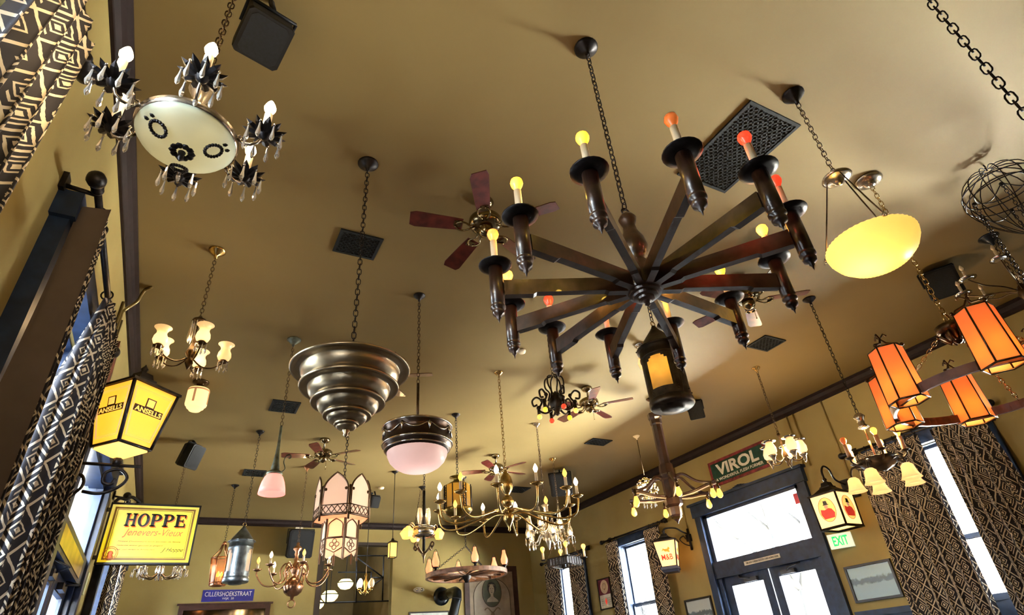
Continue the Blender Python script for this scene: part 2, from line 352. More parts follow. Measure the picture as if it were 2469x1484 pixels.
# ---- crystal bowl chandelier near the left wall
root, z, X = hang('crystal_bowl_chandelier', 'crystal hung chandelier with white glass bowl and candle bulbs beside left curtain', 'chandelier', (448, 340), 1.63)
zb = 2.70-CEIL
P(root, 'canopy', canopy_m(.06, .04), BRONZE); P(root, 'chain', chain_m(-.05, zb+.42, .04, .011, .003), BRONZE)
P(root, 'stem', M().lathe([(0, zb+.42), (.012, zb+.41), (.02, zb+.36), (.012, zb+.33), (.03, zb+.30), (.045, zb+.25), (.02, zb+.2), (.012, zb+.12), (.03, zb+.08), (.012, zb+.02), (0, zb)], 16), SILVER)
P(root, 'bowl', M().lathe([(.15, .005), (.152, -.002), (.14, -.02), (.115, -.036), (.08, -.05), (.04, -.058), (0, -.061)], 40, (0, 0, zb)), shade('milky_alabaster', (.44, .50, .41), .35))
P(root, 'rim_band', M().lathe([(.150, .0), (.157, .004), (.156, .012), (.160, .02), (.150, .024), (.146, .0)], 48, (0, 0, zb)), SILVER)
fin = M()
for i in range(10):
    a = 2*PI*i/10; fin.ball(polar(.028, a, zb-.064), .013, 6, (1, 1, .5))
fin.lathe([(0, zb-.06), (.012, zb-.066), (.008, zb-.085), (.011, zb-.095), (0, zb-.108)], 10); P(root, 'rosette_finial', fin, IRON)
for k in range(3):
    a = math.radians((-140, -20, 95)[k]); w = M()
    for i in range(18):
        t = 2*PI*i/18; w.ball((.095+.024*math.cos(t), .024*math.sin(t), -.0515+.011*math.cos(t)), .0065, 5)
    for s in (-1, 1): w.ball((.132, .012*s, -.034), .006, 5, (1.6, 1, 1))
    P(root, 'wreath', w, IRON, (0, 0, zb), (0, 0, a))
drop = M(); drop.ball((0, 0, -.006), .005, 6); drop.lathe([(0, -.012), (.003, -.015), (.0045, -.04), (.0085, -.066), (.006, -.076), (0, -.086)], 6, sm=False)
dropme = drop.mesh('crystal_drop', CRYST)
cup = M(); cup.lathe([(0, -.03), (.012, -.026), (.02, -.012), (.03, 0), (0, 0)], 16)
for j in range(11):
    c, s_ = math.cos(2*PI*j/11), math.sin(2*PI*j/11)
    cup.add([(x*c-y*s_, x*s_+y*c, zz) for x, y, zz in ((.012, 0, -.014), (.03, -.014, -.004), (.034, 0, -.010), (.03, .014, -.004), (.055, -.011, .002), (.058, 0, -.004), (.055, .011, .002), (.074, 0, .012))], [(0, 1, 2), (0, 2, 3), (1, 4, 5, 2), (2, 5, 6, 3), (4, 7, 5), (5, 7, 6)])
cup.lathe([(0, -.004), (.014, -.004), (.015, .02), (.012, .03), (0, .03)], 12); cupme = cup.mesh('candle_cup', IRON)
for i, dg in enumerate((-152, -84, -20, 38, 95, 160)):
    a = math.radians(dg); R = .243; q = [(.152, .012), (.165, .03), (.18, .02), (.172, .005), (.162, .012), (.18, -.008), (.205, -.012), (.225, -.002), (.236, .02), (R, .038)]
    ao = P(root, 'arm', M().tube([(x, 0, zz) for x, zz in q], [.006]*8+[.005, .005], 6), SILVER, (0, 0, zb), (0, 0, a))
    put('candle_cup', cupme, ao, (R, 0, .045)); candle_bulb(ao, (R, 0, .07), .075, .014, BWW if i != 4 else BW, FLAME, 1.15)
    for j in range(8):
        t = 2*PI*j/8; put('crystal_drop', dropme, ao, (R+.058*math.cos(t), .058*math.sin(t), .05))
    lamp(ao, (R, 0, .21), 3.0, (1, .7, .38))
# ---- glass bowl pendant on three rods
root, z, X = hang('glass_bowl_pendant', 'glowing cream glass bowl pendant hung on three thin rods', 'pendant lamp', (2103, 592), 1.28)
P(root, 'canopy', canopy_m(.075, .07), IRON); zp = z(425); P(root, 'chain', chain_m(-.10, zp+.02, .05, .013, .003), BRONZE)
P(root, 'ceiling_plate', M().lathe([(0, zp+.02), (.03, zp+.015), (.05, zp), (.085, zp-.01), (.09, zp-.02), (.07, zp-.03), (.04, zp-.035), (.03, zp-.06), (.012, zp-.075), (0, zp-.08)], 24), SILVER)
zr = 3.06-CEIL; R = .242
bw = M(); pr = [(R*.99, .0), (R, -.012), (R*.97, -.05), (R*.86, -.10), (R*.66, -.145), (R*.4, -.175), (R*.15, -.187), (0, -.19)]
bw.lathe(pr, 96, (0, 0, zr), lobes=48, la=.022); P(root, 'bowl', bw, shade('etched_cream_glass', (.80, .72, .55), .62, noise=.04))
for i in range(3):
    a = math.radians(110+120*i); p = polar(R+.008, a, zr+.0); c = polar(.06, a, zp-.02)
    rd = P(root, 'rod', M().tube([c, p], .0045, 6), BRONZE)
    P(rd, 'rim_clip', M().ball(p, .014, 8).tube([(p[0], p[1], p[2]+.02), (p[0]*1.06, p[1]*1.06, p[2]-.02)], .005, 5), SILVER)
P(root, 'bulb', M().ball((0, 0, zr-.0), .03, 10), BW); lamp(root, (-.04, .03, zr-.06), 3.6, (1, .60, .12), .03)
# ---- ring chandelier with amber hexagonal lanterns
root, z, X = hang('amber_lantern_chandelier', 'ring chandelier carrying orange glass hexagonal lanterns beside right wall', 'chandelier', (2310, 800), 1.61, X=4.55)
P(root, 'canopy', M().lathe([(0, 0), (.11, 0), (.11, -.012), (.085, -.03), (.05, -.04), (.045, -.055), (.015, -.07), (0, -.07)], 28), SILVER)
zh = 2.93-CEIL; P(root, 'chain', chain_m(-.07, zh+.13, .055, .014, .0036), BRASS)
P(root, 'hanging_loop', M().tube([(.045*math.cos(2*PI*i/16), 0, zh+.085+.045*math.sin(2*PI*i/16)) for i in range(16)], .007, 6, True), BRASS)
hb = M().lathe([(0, zh+.05), (.05, zh+.05), (.10, zh+.03), (.10, zh-.01), (.06, zh-.03), (.05, zh-.07), (.02, zh-.11), (0, zh-.12)], 20)
for i in range(8): a = 2*PI*i/8; hb.tube([polar(.06, a, zh-.01), polar(.09, a, zh-.05), polar(.05, a, zh-.1), polar(.03, a, zh-.08)], [.012, .016, .01, .004], 5)
P(root, 'hub', hb, BRONZE)
zg = 2.45-CEIL; Rg = .56
rg = M(); n = 64; v = []; f = []
for i in range(n):
    a = 2*PI*i/n
    for rr, zz in ((Rg-.012, -.03), (Rg+.012, -.03), (Rg+.012, .03), (Rg-.012, .03)): v.append(polar(rr, a, zg+zz))
for i in range(n):
    j = (i+1) % n
    for k in range(4): f.append((i*4+k, j*4+k, j*4+(k+1) % 4, i*4+(k+1) % 4))
P(root, 'ring', rg.add(v, f), mat('oak_hoop', (.10, .035, .02), .4, 0, .3, 12))
for i in range(3):
    a = math.radians(5+120*i); P(root, 'support_chain', chain_m(0, 0, .045, .012, .0032, a=polar(.08, a, zh-.02), b=polar(Rg, a, zg+.03)), BRASS)
AMB = shade('amber_slag_glass', (.90, .44, .16), .6, .22, (1, .22, .05), noise=.12)
AMB2 = shade('pale_lantern_lining', (.9, .62, .3), .5, .3, (1, .6, .2))
hexr = lambda r, zz, a0=0: [polar(r, PI/3*i+a0, zz) for i in range(6)]
for i in range(6):
    a = math.radians(34+60*i); lo = bpy.data.objects.new('hex_lantern', None); COL.objects.link(lo); lo.parent = root; lo.location = polar(Rg+.005, a, 2.60-CEIL); lo.rotation_euler = (0, 0, a+PI/6)
    rt, rb, h = .105, .12, .19; T = hexr(rt, h); Bt = hexr(rb, -h)
    for k in range(6):
        q = [T[k], T[(k+1) % 6], Bt[(k+1) % 6], Bt[k]]; nn = Vector((math.cos(PI/3*k+PI/6), math.sin(PI/3*k+PI/6), 0)); P(lo, 'glass_panel', M().slab(q, .004, nn), AMB)
    fr = M()
    for k in range(6): fr.tube([T[k], Bt[k]], .0065, 5)
    fr.tube(T, .007, 5, True); fr.tube(Bt, .007, 5, True)
    for k in (0, 2, 4):
        p = T[k]; fr.tube([p, (p[0]*.8, p[1]*.8, h+.03), (p[0]*.25, p[1]*.25, h+.05), (0, 0, h+.09), (p[0]*.3, p[1]*.3, h+.12), (p[0]*.45, p[1]*.45, h+.10)], .007, 5)
        fr.ball((p[0]*1.05, p[1]*1.05, h+.015), .014, 6)
    P(lo, 'lantern_frame', fr, BRONZE); P(lo, 'bulb', M().ball((0, 0, -.05), .03, 8), BW); lamp(lo, (0, 0, -.09), 3.2, (1, .6, .22))
# ---- stepped spun-metal pendant
root, z, X = hang('stepped_pendant', 'large bronze pendant of five stacked spun metal tiers', 'pendant lamp', (843, 930), 3.09)
P(root, 'canopy', canopy_m(.075, .05), IRON); TIER = mat('brushed_pewter_bronze', (.34, .28, .19), .33, .9, .12, 6)
P(root, 'chain', chain_m(-.06, 2.73-CEIL, .05, .013, .0032), IRON)
rr = [.345, .282, .208, .134, .068]; zz = [2.67, 2.56, 2.465, 2.388, 2.337]; zn = zz[1:]+[2.30]
for i in range(5):
    R, za, zb2 = rr[i], zz[i]-CEIL, zn[i]-CEIL; Rn = rr[i+1] if i < 4 else .02
    d = .03+.22*R; pr = [(R*.80, za+.012), (R*.97, za+.012), (R, za+.004), (R*.985, za-.006), (R*.95, za-.006), (R*.88, za+.0), (R*.855, za-.008), (R*.83, za-.006), (R*.815, za-.012)]
    for k in range(1, 8): t = k/7; pr.append((R*.815+(Rn*.62-R*.815)*(1-math.cos(t*PI/2)), za-.012+(zb2+.005-za+.012)*math.sin(t*PI/2)))
    P(root, 'tier', M().lathe(pr, 56), TIER)
P(root, 'finial', M().lathe([(0, 2.315-CEIL), (.018, 2.31-CEIL), (.022, 2.30-CEIL), (.012, 2.285-CEIL), (.016, 2.275-CEIL), (.0, 2.262-CEIL)], 16), TIER)
P(root, 'top_cap', M().lathe([(0, 2.74-CEIL), (.03, 2.73-CEIL), (.10, 2.705-CEIL), (.30, 2.683-CEIL)], 40), TIER)
# ---- dome pendant with garlanded band
root, z, X = hang('dome_pendant', 'white fluted glass dome pendant with garlanded silver band', 'pendant lamp', (1006, 1090), 4.62)
P(root, 'canopy', canopy_m(.06, .05), IRON); zt = 3.0-CEIL; P(root, 'chain', chain_m(-.06, z(925), .045, .012, .003), BRONZE)
P(root, 'rod', M().cyl((0, 0, z(925)), (0, 0, zt), .013, n=10), BRONZE)
Rb = .30
P(root, 'band', M().lathe([(.02, zt), (Rb*.9, zt-.005), (Rb, zt-.012), (Rb*1.0, zt-.03), (Rb*.965, zt-.04), (Rb*.965, zt-.15), (Rb, zt-.16), (Rb*1.01, zt-.175), (Rb*.97, zt-.19), (Rb*.93, zt-.22), (Rb*.86, zt-.235)], 56), mat('dark_silver_band', (.07, .05, .04), .3, .9))
P(root, 'rim_trim', M().ring(Rb*1.0, .011, (0, 0, zt-.02), 56).ring(Rb*1.0, .010, (0, 0, zt-.172), 56).ring(Rb*.93, .007, (0, 0, zt-.215), 56), NICKEL)
for i in range(8):
    a0 = 2*PI*i/8; pts = [polar(Rb*.985, a0+2*PI/8*k/8, zt-.05-.055*math.sin(PI*k/8)) for k in range(9)]
    g = P(root, 'garland', M().tube(pts, [.004, .006, .008, .009, .010, .009, .008, .006, .004], 5), NICKEL)
    P(g, 'tassel', M().tube([polar(Rb*.985, a0, zt-.04), polar(Rb*.985, a0, zt-.075), polar(Rb*.985, a0, zt-.12)], [.006, .016, .003], 6), NICKEL)
zd = zt-.225
P(root, 'glass_dome', M().lathe([(.255, zd), (.25, zd-.04), (.228, zd-.09), (.19, zd-.13), (.14, zd-.16), (.08, zd-.178), (0, zd-.185)], 96, lobes=48, la=.022), shade('frosted_rose_white_glass', (.86, .72, .72), .55, noise=.05))
lamp(root, (0, 0, zd-.03), 1.8, (1, .72, .62), .04)
# ---- pierced cylinder lanterns (one with amber glass, one tin)
def arch_pts(w, h, n=8, rise=None):
    rs = w if rise is None else rise
    return [(-w, 0), (w, 0)]+[(w*math.cos(PI*i/n), h+rs*math.sin(PI*i/n)) for i in range(n+1)]
def cyl_lantern(name, label, body, Y, zt, zb, R, ma, gm, bm, turn=0, cone=.3, ww=.27):
    root, z, X = hang(name, label, 'lantern', body, Y)
    P(root, 'canopy', canopy_m(.06, .05), IRON); t, b = zt-CEIL, zb-CEIL; H = t-b; P(root, 'chain', chain_m(-.06, t+.05, .05, .013, .0034), IRON)
    P(root, 'loop', M().tube([(.022*math.cos(2*PI*i/12), 0, t+.02+.022*math.sin(2*PI*i/12)) for i in range(12)], .005, 5, True), BRASS)
    c = H*cone
    P(root, 'conical_top', M().lathe([(0, t), (.018, t-.005), (.022, t-.02), (R*.95, t-c*.92), (R*1.12, t-c), (R*1.12, t-c-.012), (R*.98, t-c-.014), (0, t-c-.014)], 32), ma)
    y1 = t-c-.01; y0 = b+.05; n = 48; nw = 3; v = []; f = []; rows = 14
    P(root, 'upper_band', M().lathe([(R, y1), (R*1.01, y1-H*.10), (R*1.04, y1-H*.10), (R*1.04, y1-H*.12), (R*.99, y1-H*.12)], 40), ma)
    wt, wb = y1-H*.14, y0+H*.10
    # body wall with arched openings
    q = M()
    for i in range(n):
        for j in range(rows):
            a = (i+.5)/n; zc2 = wb+(wt-wb)*(j+.5)/rows; ph = (a*nw) % 1-.5; top = wb+(wt-wb)*(.62+.38*math.sqrt(max(0, 1-(ph/ww)**2)))
            if abs(ph) < ww and zc2 < top: continue
            a0, a1 = 2*PI*i/n+turn, 2*PI*(i+1)/n+turn; za, zb3 = wb+(wt-wb)*j/rows, wb+(wt-wb)*(j+1)/rows
            q.add([polar(R, a0, za), polar(R, a1, za), polar(R, a1, zb3), polar(R, a0, zb3)], [(0, 1, 2, 3)], True)
    q.lathe([(R, wt), (R, y1)], 40); q.lathe([(R, y0), (R, wb)], 40)
    P(root, 'body', q, ma)
    P(root, 'glass_liner', M().lathe([(R*.93, wb), (R*.93, wt)], 36), gm)
    P(root, 'base_ring', M().lathe([(R*.5, y0+.01), (R, y0+.01), (R*1.05, y0-.0), (R*1.07, y0-.04), (R*1.0, y0-.055), (R*.6, y0-.05), (R*.52, y0-.075), (R*.2, y0-.08), (0, y0-.08)], 36), ma)
    rv = M()
    for i in range(10): rv.ball(polar(R*1.03, 2*PI*i/10, wb-.03), .007, 6); rv.ball(polar(R*1.13, 2*PI*i/10, t-c-.006), .008, 6)
    P(root, 'rivets', rv, ma); P(root, 'bulb', M().ball((0, 0, wb+(wt-wb)*.45), .035, 10), bm); lamp(root, (0, 0, wb+(wt-wb)*.6), 2.2, (1, .6, .15))
    return root
RUST = mat('dark_weathered_iron', (.055, .045, .035), .45, .7, .35, 14, .2)
TIN = mat('galvanised_tin', (.16, .19, .21), .35, .85, .3, 10, .15)
cyl_lantern('cylinder_lantern', 'dark iron cylinder lantern with arched amber glass under the big wheel', (1600, 890), 3.1, 3.51, 2.77, .165, RUST, shade('hammered_amber_glass', (.80, .55, .20), .6, .06, (1, .5, .06), noise=.55), BY, turn=math.radians(150))
cyl_lantern('tin_lantern', 'grey tin cylinder lantern with cone top above blue street sign', (577, 1345), 8.85, 3.06, 2.36, .15, TIN, shade('smoked_tin_glass', (.45, .36, .30), .3), mat('dull_bulb', (.5, .4, .3), .3), turn=math.radians(146), cone=.28, ww=.17)
# ================================================================== MIDDLE AND FAR FIXTURES
def put_arm(root, pts, r, ma, a, zb=0, n=6): return P(root, 'arm', M().tube(pts, r, n), ma, (0, 0, zb), (0, 0, a))
def curve(pts, n=5):
    """smooth a polyline (Catmull-Rom) for arms and scrolls"""
    P_ = [Vector(p) for p in pts]; out = []
    for i in range(len(P_)-1):
        a, b, c, d = P_[max(i-1, 0)], P_[i], P_[i+1], P_[min(i+2, len(P_)-1)]
        for k in range(n):
            t = k/n; out.append(.5*((2*b)+(c-a)*t+(2*a-5*b+4*c-d)*t*t+(3*b-a-3*c+d)*t**3))
    return out+[P_[-1]]
CLEAR = glass('clear_lamp_glass', (1, .97, .9), .15, .05, .10)
FROST = shade('frosted_lamp_glass', (.9, .78, .6), .6, .35, (1, .6, .22))
sdrop = M().lathe([(0, 0), (.004, -.004), (.003, -.02), (.008, -.045), (0, -.06)], 5, sm=False).mesh('crystal_drop', CRYST)
# ---- five-light hurricane glass chandelier
root, z, X = hang('hurricane_glass_chandelier', 'small crystal chandelier with five flared glass hurricane shades by left wall', 'chandelier', (463, 845), 4.59)
P(root, 'canopy', canopy_m(.07, .06), BRASS); zb = 3.36-CEIL; P(root, 'chain', chain_m(-.08, zb+.33, .045, .012, .003), BRONZE)
lamp(root, (0, 0, zb+.12), 12, (1, .64, .30), .08)
P(root, 'column', M().lathe([(0, zb+.34), (.05, zb+.33), (.055, zb+.31), (.02, zb+.30), (.012, zb+.24), (.03, zb+.2), (.014, zb+.12), (.035, zb+.05), (.045, zb+.02), (.02, zb-.02), (.03, zb-.06), (.012, zb-.10), (0, zb-.12)], 16), BRONZE)
for j in range(14):
    a = 2*PI*j/14; put('crystal_drop', sdrop, root, polar(.05, a, zb+.31), (0, 0, a), (1.2, 1.2, 3.2))
tul = M().lathe([(.025, 0), (.042, .01), (.052, .035), (.048, .065), (.036, .09), (.036, .11), (.05, .135), (.062, .145)], 20).mesh('glass_shade', FROST)
for i in range(5):
    a = math.radians((-160, 150, 75, 10, -75)[i]); R = .235
    ao = put_arm(root, curve([(.02, 0, -.02), (.09, 0, -.07), (.17, 0, -.06), (R, 0, .0)], 4), .006, BRONZE, a, zb)
    P(ao, 'cup', M().lathe([(0, -.01), (.02, -.005), (.04, .008), (.02, .012), (.024, .03), (0, .03)], 14, (R, 0, 0)), BRONZE)
    put('glass_shade', tul, ao, (R, 0, .022)); P(ao, 'bulb', M().lathe(FLAME, 10, (R, 0, .03)), BW if i != 3 else IVORY)
    for j in range(7): t = 2*PI*j/7; put('crystal_drop', sdrop, ao, (R+.038*math.cos(t), .038*math.sin(t), .004), (0, 0, 0), (1, 1, 1.3))
# ---- art deco ceiling light
root, z, X = hang('deco_ceiling_light', 'stepped cream glass art deco ceiling light near left wall', 'ceiling lamp', (468, 970), 7.36, X=-.19)
P(root, 'mount', M().lathe([(0, 0), (.09, 0), (.09, -.015), (.05, -.03), (.035, -.06), (.05, -.075), (.085, -.085), (.09, -.10), (0, -.10)], 24), BRONZE)
DECO = shade('cream_deco_glass', (.90, .76, .50), .5, .6, (1, .66, .30))
P(root, 'glass_shade', M().lathe([(.07, -.10), (.115, -.105), (.12, -.12), (.12, -.30), (.115, -.315), (.095, -.318), (.095, -.345), (.09, -.35), (.065, -.352), (.065, -.375), (.06, -.38), (0, -.382)], 32), DECO)
ST = mat('tan_painted_stripe', (.55, .30, .14), .5, emit=(.9, .45, .18), es=.25)
for i in range(4): P(root, 'stripe', M().bb(.1195, .122, -.012, .012, -.30, -.12), ST, (0, 0, 0), (0, 0, 2*PI*i/4-PI*.6))
P(root, 'glass_band', M().lathe([(.1215, -.118), (.1215, -.14)], 32), ST)
# ---- pink bell pendant
root, z, X = hang('pink_bell_pendant', 'pink glass bell shade pendant on long verdigris stem', 'pendant lamp', (657, 1175), 5.94)
VERD = mat('verdigris_metal', (.16, .19, .15), .5, .6, .35, 14); zs = 2.90-CEIL
P(root, 'canopy', canopy_m(.075, .06), VERD); P(root, 'chain', chain_m(-.08, zs+.5, .045, .012, .003), BRONZE)
P(root, 'stem', M().lathe([(0, zs+.5), (.012, zs+.49), (.014, zs+.3), (.02, zs+.2), (.03, zs+.12), (.04, zs+.06), (.035, zs+.04), (.07, zs+.02), (.075, zs), (.06, zs-.015), (0, zs-.015)], 18), VERD)
P(root, 'scroll_hook', M().tube(curve([(.05, 0, zs+.02), (.09, 0, zs+.06), (.07, 0, zs+.13), (.09, 0, zs+.19), (.125, 0, zs+.2), (.13, 0, zs+.17), (.11, 0, zs+.165)], 4), .006, 5), VERD)
P(root, 'bell_shade', M().lathe([(.065, zs-.005), (.085, zs-.03), (.105, zs-.08), (.118, zs-.14), (.124, zs-.19), (.118, zs-.19), (.10, zs-.09), (.06, zs-.02)], 32), shade('pink_opal_glass', (.90, .47, .45), .5, .75, (1, .27, .22)))
P(root, 'bulb', M().ball((0, 0, zs-.09), .03, 8), BW)
# ---- small copper hexagonal lantern far left
root, z, X = hang('copper_hex_lantern', 'copper hexagonal lantern with lit candles behind the tin lantern', 'lantern', (531, 1370), 11.7)
t, b = 3.27-CEIL, 2.72-CEIL; P(root, 'canopy', canopy_m(.07, .05), IRON); P(root, 'chain', chain_m(-.06, t+.1, .05, .014, .0036), IRON)
fr = M()
for k in range(6):
    a = PI/3*k; fr.tube([polar(.03, a, t+.1), polar(.06, a, t), polar(.16, a, t-.12), polar(.12, a, b)], .009, 5)
for rr_, zz_ in ((.16, t-.12), (.12, b), (.125, b+.04)): fr.tube(hexr(rr_, zz_), .009, 5, True)
fr.lathe([(0, t+.16), (.02, t+.15), (.04, t+.1), (.0, t+.1)], 10); P(root, 'frame', fr, COPPER)
for k in range(6): P(root, 'glass_panel', M().add([hexr(.155, t-.12)[k], hexr(.155, t-.12)[(k+1) % 6], hexr(.116, b)[(k+1) % 6], hexr(.116, b)[k]], [(0, 1, 2, 3)]), glass('peach_glass', (1, .72, .5), .1, .1, .15))
for k in range(3): candle_bulb(root, polar(.04, 2*PI*k/3, b+.03), .1, .012, BAM, FLAME, 1.3)
P(root, 'floor_plate', M().lathe([(0, b), (.12, b), (.12, b+.01), (0, b+.01)], 6, sm=False), COPPER); lamp(root, (0, 0, b+.22), 2, (1, .5, .2))
# ---- dutch brass chandelier
root, z, X = hang('dutch_brass_chandelier', 'baluster brass chandelier with ball base and six curved candle arms', 'chandelier', (710, 1390), 10.33)
OB = mat('reddish_old_brass', (.40, .21, .12), .25, .95, .2, 10); zb = 2.62-CEIL
lamp(root, (0, 0, zb+.35), 18, (1, .64, .30), .08)
P(root, 'canopy', canopy_m(.06, .06), COPPER); P(root, 'chain', chain_m(-.08, zb+.54, .05, .014, .0036), BRONZE)
P(root, 'baluster', M().lathe([(0, zb+.54), (.03, zb+.52), (.02, zb+.49), (.06, zb+.46), (.07, zb+.43), (.03, zb+.39), (.04, zb+.35), (.025, zb+.32), (.04, zb+.28), (.03, zb+.24), (.06, zb+.18), (.075, zb+.12), (.05, zb+.07), (.03, zb+.03), (.10, zb-.02), (.15, zb-.09), (.155, zb-.13), (.13, zb-.2), (.08, zb-.245), (.03, zb-.26), (.02, zb-.30), (0, zb-.31)], 24), OB)
P(root, 'pull_ring', M().tube([(.055*math.cos(2*PI*i/14), 0, zb-.36+.055*math.sin(2*PI*i/14)) for i in range(14)], .009, 5, True), OB)
for i in range(7):
    a = 2*PI*i/7+.25; R = .56
    ao = put_arm(root, curve([(.06, 0, .14), (.15, 0, .22), (.22, 0, .12), (.20, 0, -.02), (.30, 0, -.10), (.45, 0, -.08), (R, 0, .06), (R, 0, .12)], 4), .011, OB, a, zb)
    P(ao, 'scroll', M().tube(curve([(.10, 0, .18), (.17, 0, .10), (.15, 0, .03), (.11, 0, .06)], 4), .007, 5), OB)
    P(ao, 'drip_pan', M().lathe([(0, .12), (.03, .12), (.07, .145), (.065, .15), (0, .13)], 16, (R, 0, 0)), OB); candle_bulb(ao, (R, 0, .13), .10, .018, BAM if i % 2 else BW, FLAME, 1.5)
# ---- tiny square lantern
root, z, X = hang('small_square_lantern', 'tiny square amber glass lantern hung before the opening', 'lantern', (946, 1328), 10.25)
t, b = 3.17-CEIL, 2.92-CEIL; P(root, 'canopy', canopy_m(.06, .04), IRON); P(root, 'cord', M().cyl((0, 0, -.05), (0, 0, t+.06), .006, n=6), IRON)
fr = M().lathe([(0, t+.07), (.02, t+.06), (.03, t+.03), (.10, t), (.10, t-.015), (0, t-.015)], 4, a0=PI/4, sm=False)
for k in range(4): a = PI/4+PI/2*k; fr.tube([polar(.09, a, t), polar(.085, a, b)], .007, 4)
fr.tube([polar(.085, PI/4+PI/2*k, b) for k in range(4)], .008, 4, True); P(root, 'frame', fr, IRON)
P(root, 'glass_body', M().lathe([(.082, b+.01), (.085, t-.02)], 4, a0=PI/4, sm=False), shade('honey_glass', (.9, .68, .3), .5, .8, (1, .55, .12))); P(root, 'bulb', M().ball((0, 0, (t+b)/2), .03, 8), BAM)
# ---- chrome fixture with hexagonal amber shades
root, z, X = hang('amber_cup_fixture', 'chrome banded fixture with hexagonal amber cup shades on dark central rod', 'chandelier', (1022, 1285), 8.84)
zb = 3.05-CEIL; P(root, 'canopy', canopy_m(.06, .05), IRON); P(root, 'chain', chain_m(-.06, zb+.62, .05, .014, .004), IRON); P(root, 'rod', M().cyl((0, 0, zb+.62), (0, 0, zb-.30), .022, n=8), IRON)
lamp(root, (0, 0, zb+.25), 8, (1, .64, .30), .08)
P(root, 'chrome_body', M().lathe([(0, zb+.09), (.06, zb+.09), (.14, zb+.07), (.165, zb+.02), (.165, zb-.02), (.14, zb-.07), (.06, zb-.09), (0, zb-.09)], 24), NICKEL)
P(root, 'body_ring', M().ring(.165, .012, (0, 0, zb+.055), 28).ring(.165, .012, (0, 0, zb-.06), 28), NICKEL)
fn = M().lathe([(0, zb-.28), (.02, zb-.28), (.04, zb-.33), (.015, zb-.38), (.008, zb-.45), (0, zb-.46)], 10)
for k in range(4):
    a = 2*PI*k/4+.5; fn.tube([tuple(Matrix.Rotation(a, 3, 'Z') @ Vector(p)) for p in curve([(.02, 0, zb-.32), (.10, 0, zb-.26), (.16, 0, zb-.18), (.20, 0, zb-.21), (.16, 0, zb-.25), (.13, 0, zb-.2)], 3)], .014, 5)
P(root, 'scroll_finial', fn, BRONZE)
HEXA = shade('amber_cup_glass', (.95, .62, .28), .5, .9, (1, .45, .10))
for i in range(4):
    a = math.radians((-170, 100, 10, 165)[i]); ao = put_arm(root, curve([(.15, 0, .06), (.22, 0, .12), (.26, 0, .05)], 4), .008, NICKEL, a, zb)
    P(ao, 'hex_shade', M().lathe([(.03, .06), (.09, -.01), (.095, -.02), (.055, -.10), (.0, -.105)], 6, (.27, 0, 0), sm=False), HEXA)
for s in (-1, 1): P(root, 'glass_chimney', M().lathe([(.02, zb+.1), (.035, zb+.16), (.045, zb+.22), (.035, zb+.33), (.02, zb+.36)], 12, (.07*s, 0, 0)), CLEAR)
# ---- chained pendant behind it
root, z, X = hang('three_chain_pendant', 'far pendant hung by three fine chains behind the amber cup fixture', 'pendant lamp', (1018, 1180), 11.09)
P(root, 'canopy', canopy_m(.07, .05), IRON); zb = 3.55-CEIL
for k in range(3): P(root, 'chain', chain_m(0, 0, .05, .012, .004, a=polar(.03, 2*PI*k/3+.4, -.04), b=polar(.16, 2*PI*k/3+.4, zb)), BRONZE)
P(root, 'bowl', M().lathe([(.17, zb), (.165, zb-.05), (.11, zb-.12), (0, zb-.15)], 24), shade('smoky_bowl_glass', (.6, .5, .35), .5)); P(root, 'rim', M().ring(.17, .008, (0, 0, zb), 24), BRONZE)
# ---- twelve-arm brass candle chandelier
root, z, X = hang('brass_candle_chandelier', 'wide polished brass chandelier with twelve swooping candle arms', 'chandelier', (1224, 1215), 5.93)
zb = 2.62-CEIL; P(root, 'canopy', canopy_m(.06, .05), BRASS); P(root, 'chain', chain_m(-.06, zb+.50, .055, .014, .0038), BRASS)
lamp(root, (0, 0, zb+.30), 30, (1, .64, .30), .08)
P(root, 'column', M().lathe([(0, zb+.5), (.02, zb+.49), (.03, zb+.46), (.06, zb+.42), (.075, zb+.36), (.07, zb+.28), (.03, zb+.22), (.02, zb+.2), (.05, zb+.19), (.075, zb+.14), (.05, zb+.09), (.02, zb+.07), (.03, zb+.05), (.055, zb+.04), (.06, zb-.06), (.04, zb-.09), (.025, zb-.12), (.012, zb-.15), (.018, zb-.17), (0, zb-.19)], 24), BRASS)
for i in range(12):
    a = math.radians(-5+30*i); R = .80; u = i % 2
    ao = put_arm(root, curve([(.04, 0, .0+.02*u), (.2, 0, .015), (.42, 0, -.06), (.62, 0, -.11), (.76, 0, -.07), (R, 0, .06), (R, 0, .10)], 5), .0115, BRASS, a, zb, 8)
    P(ao, 'drip_pan', M().lathe([(0, .09), (.02, .095), (.055, .11), (.07, .125), (.05, .115), (0, .11)], 18, (R, 0, 0)), BRASS); candle_bulb(ao, (R, 0, .11), .12, .017, (BW, BAM, BWW)[i % 3], FLAME, 1.45)
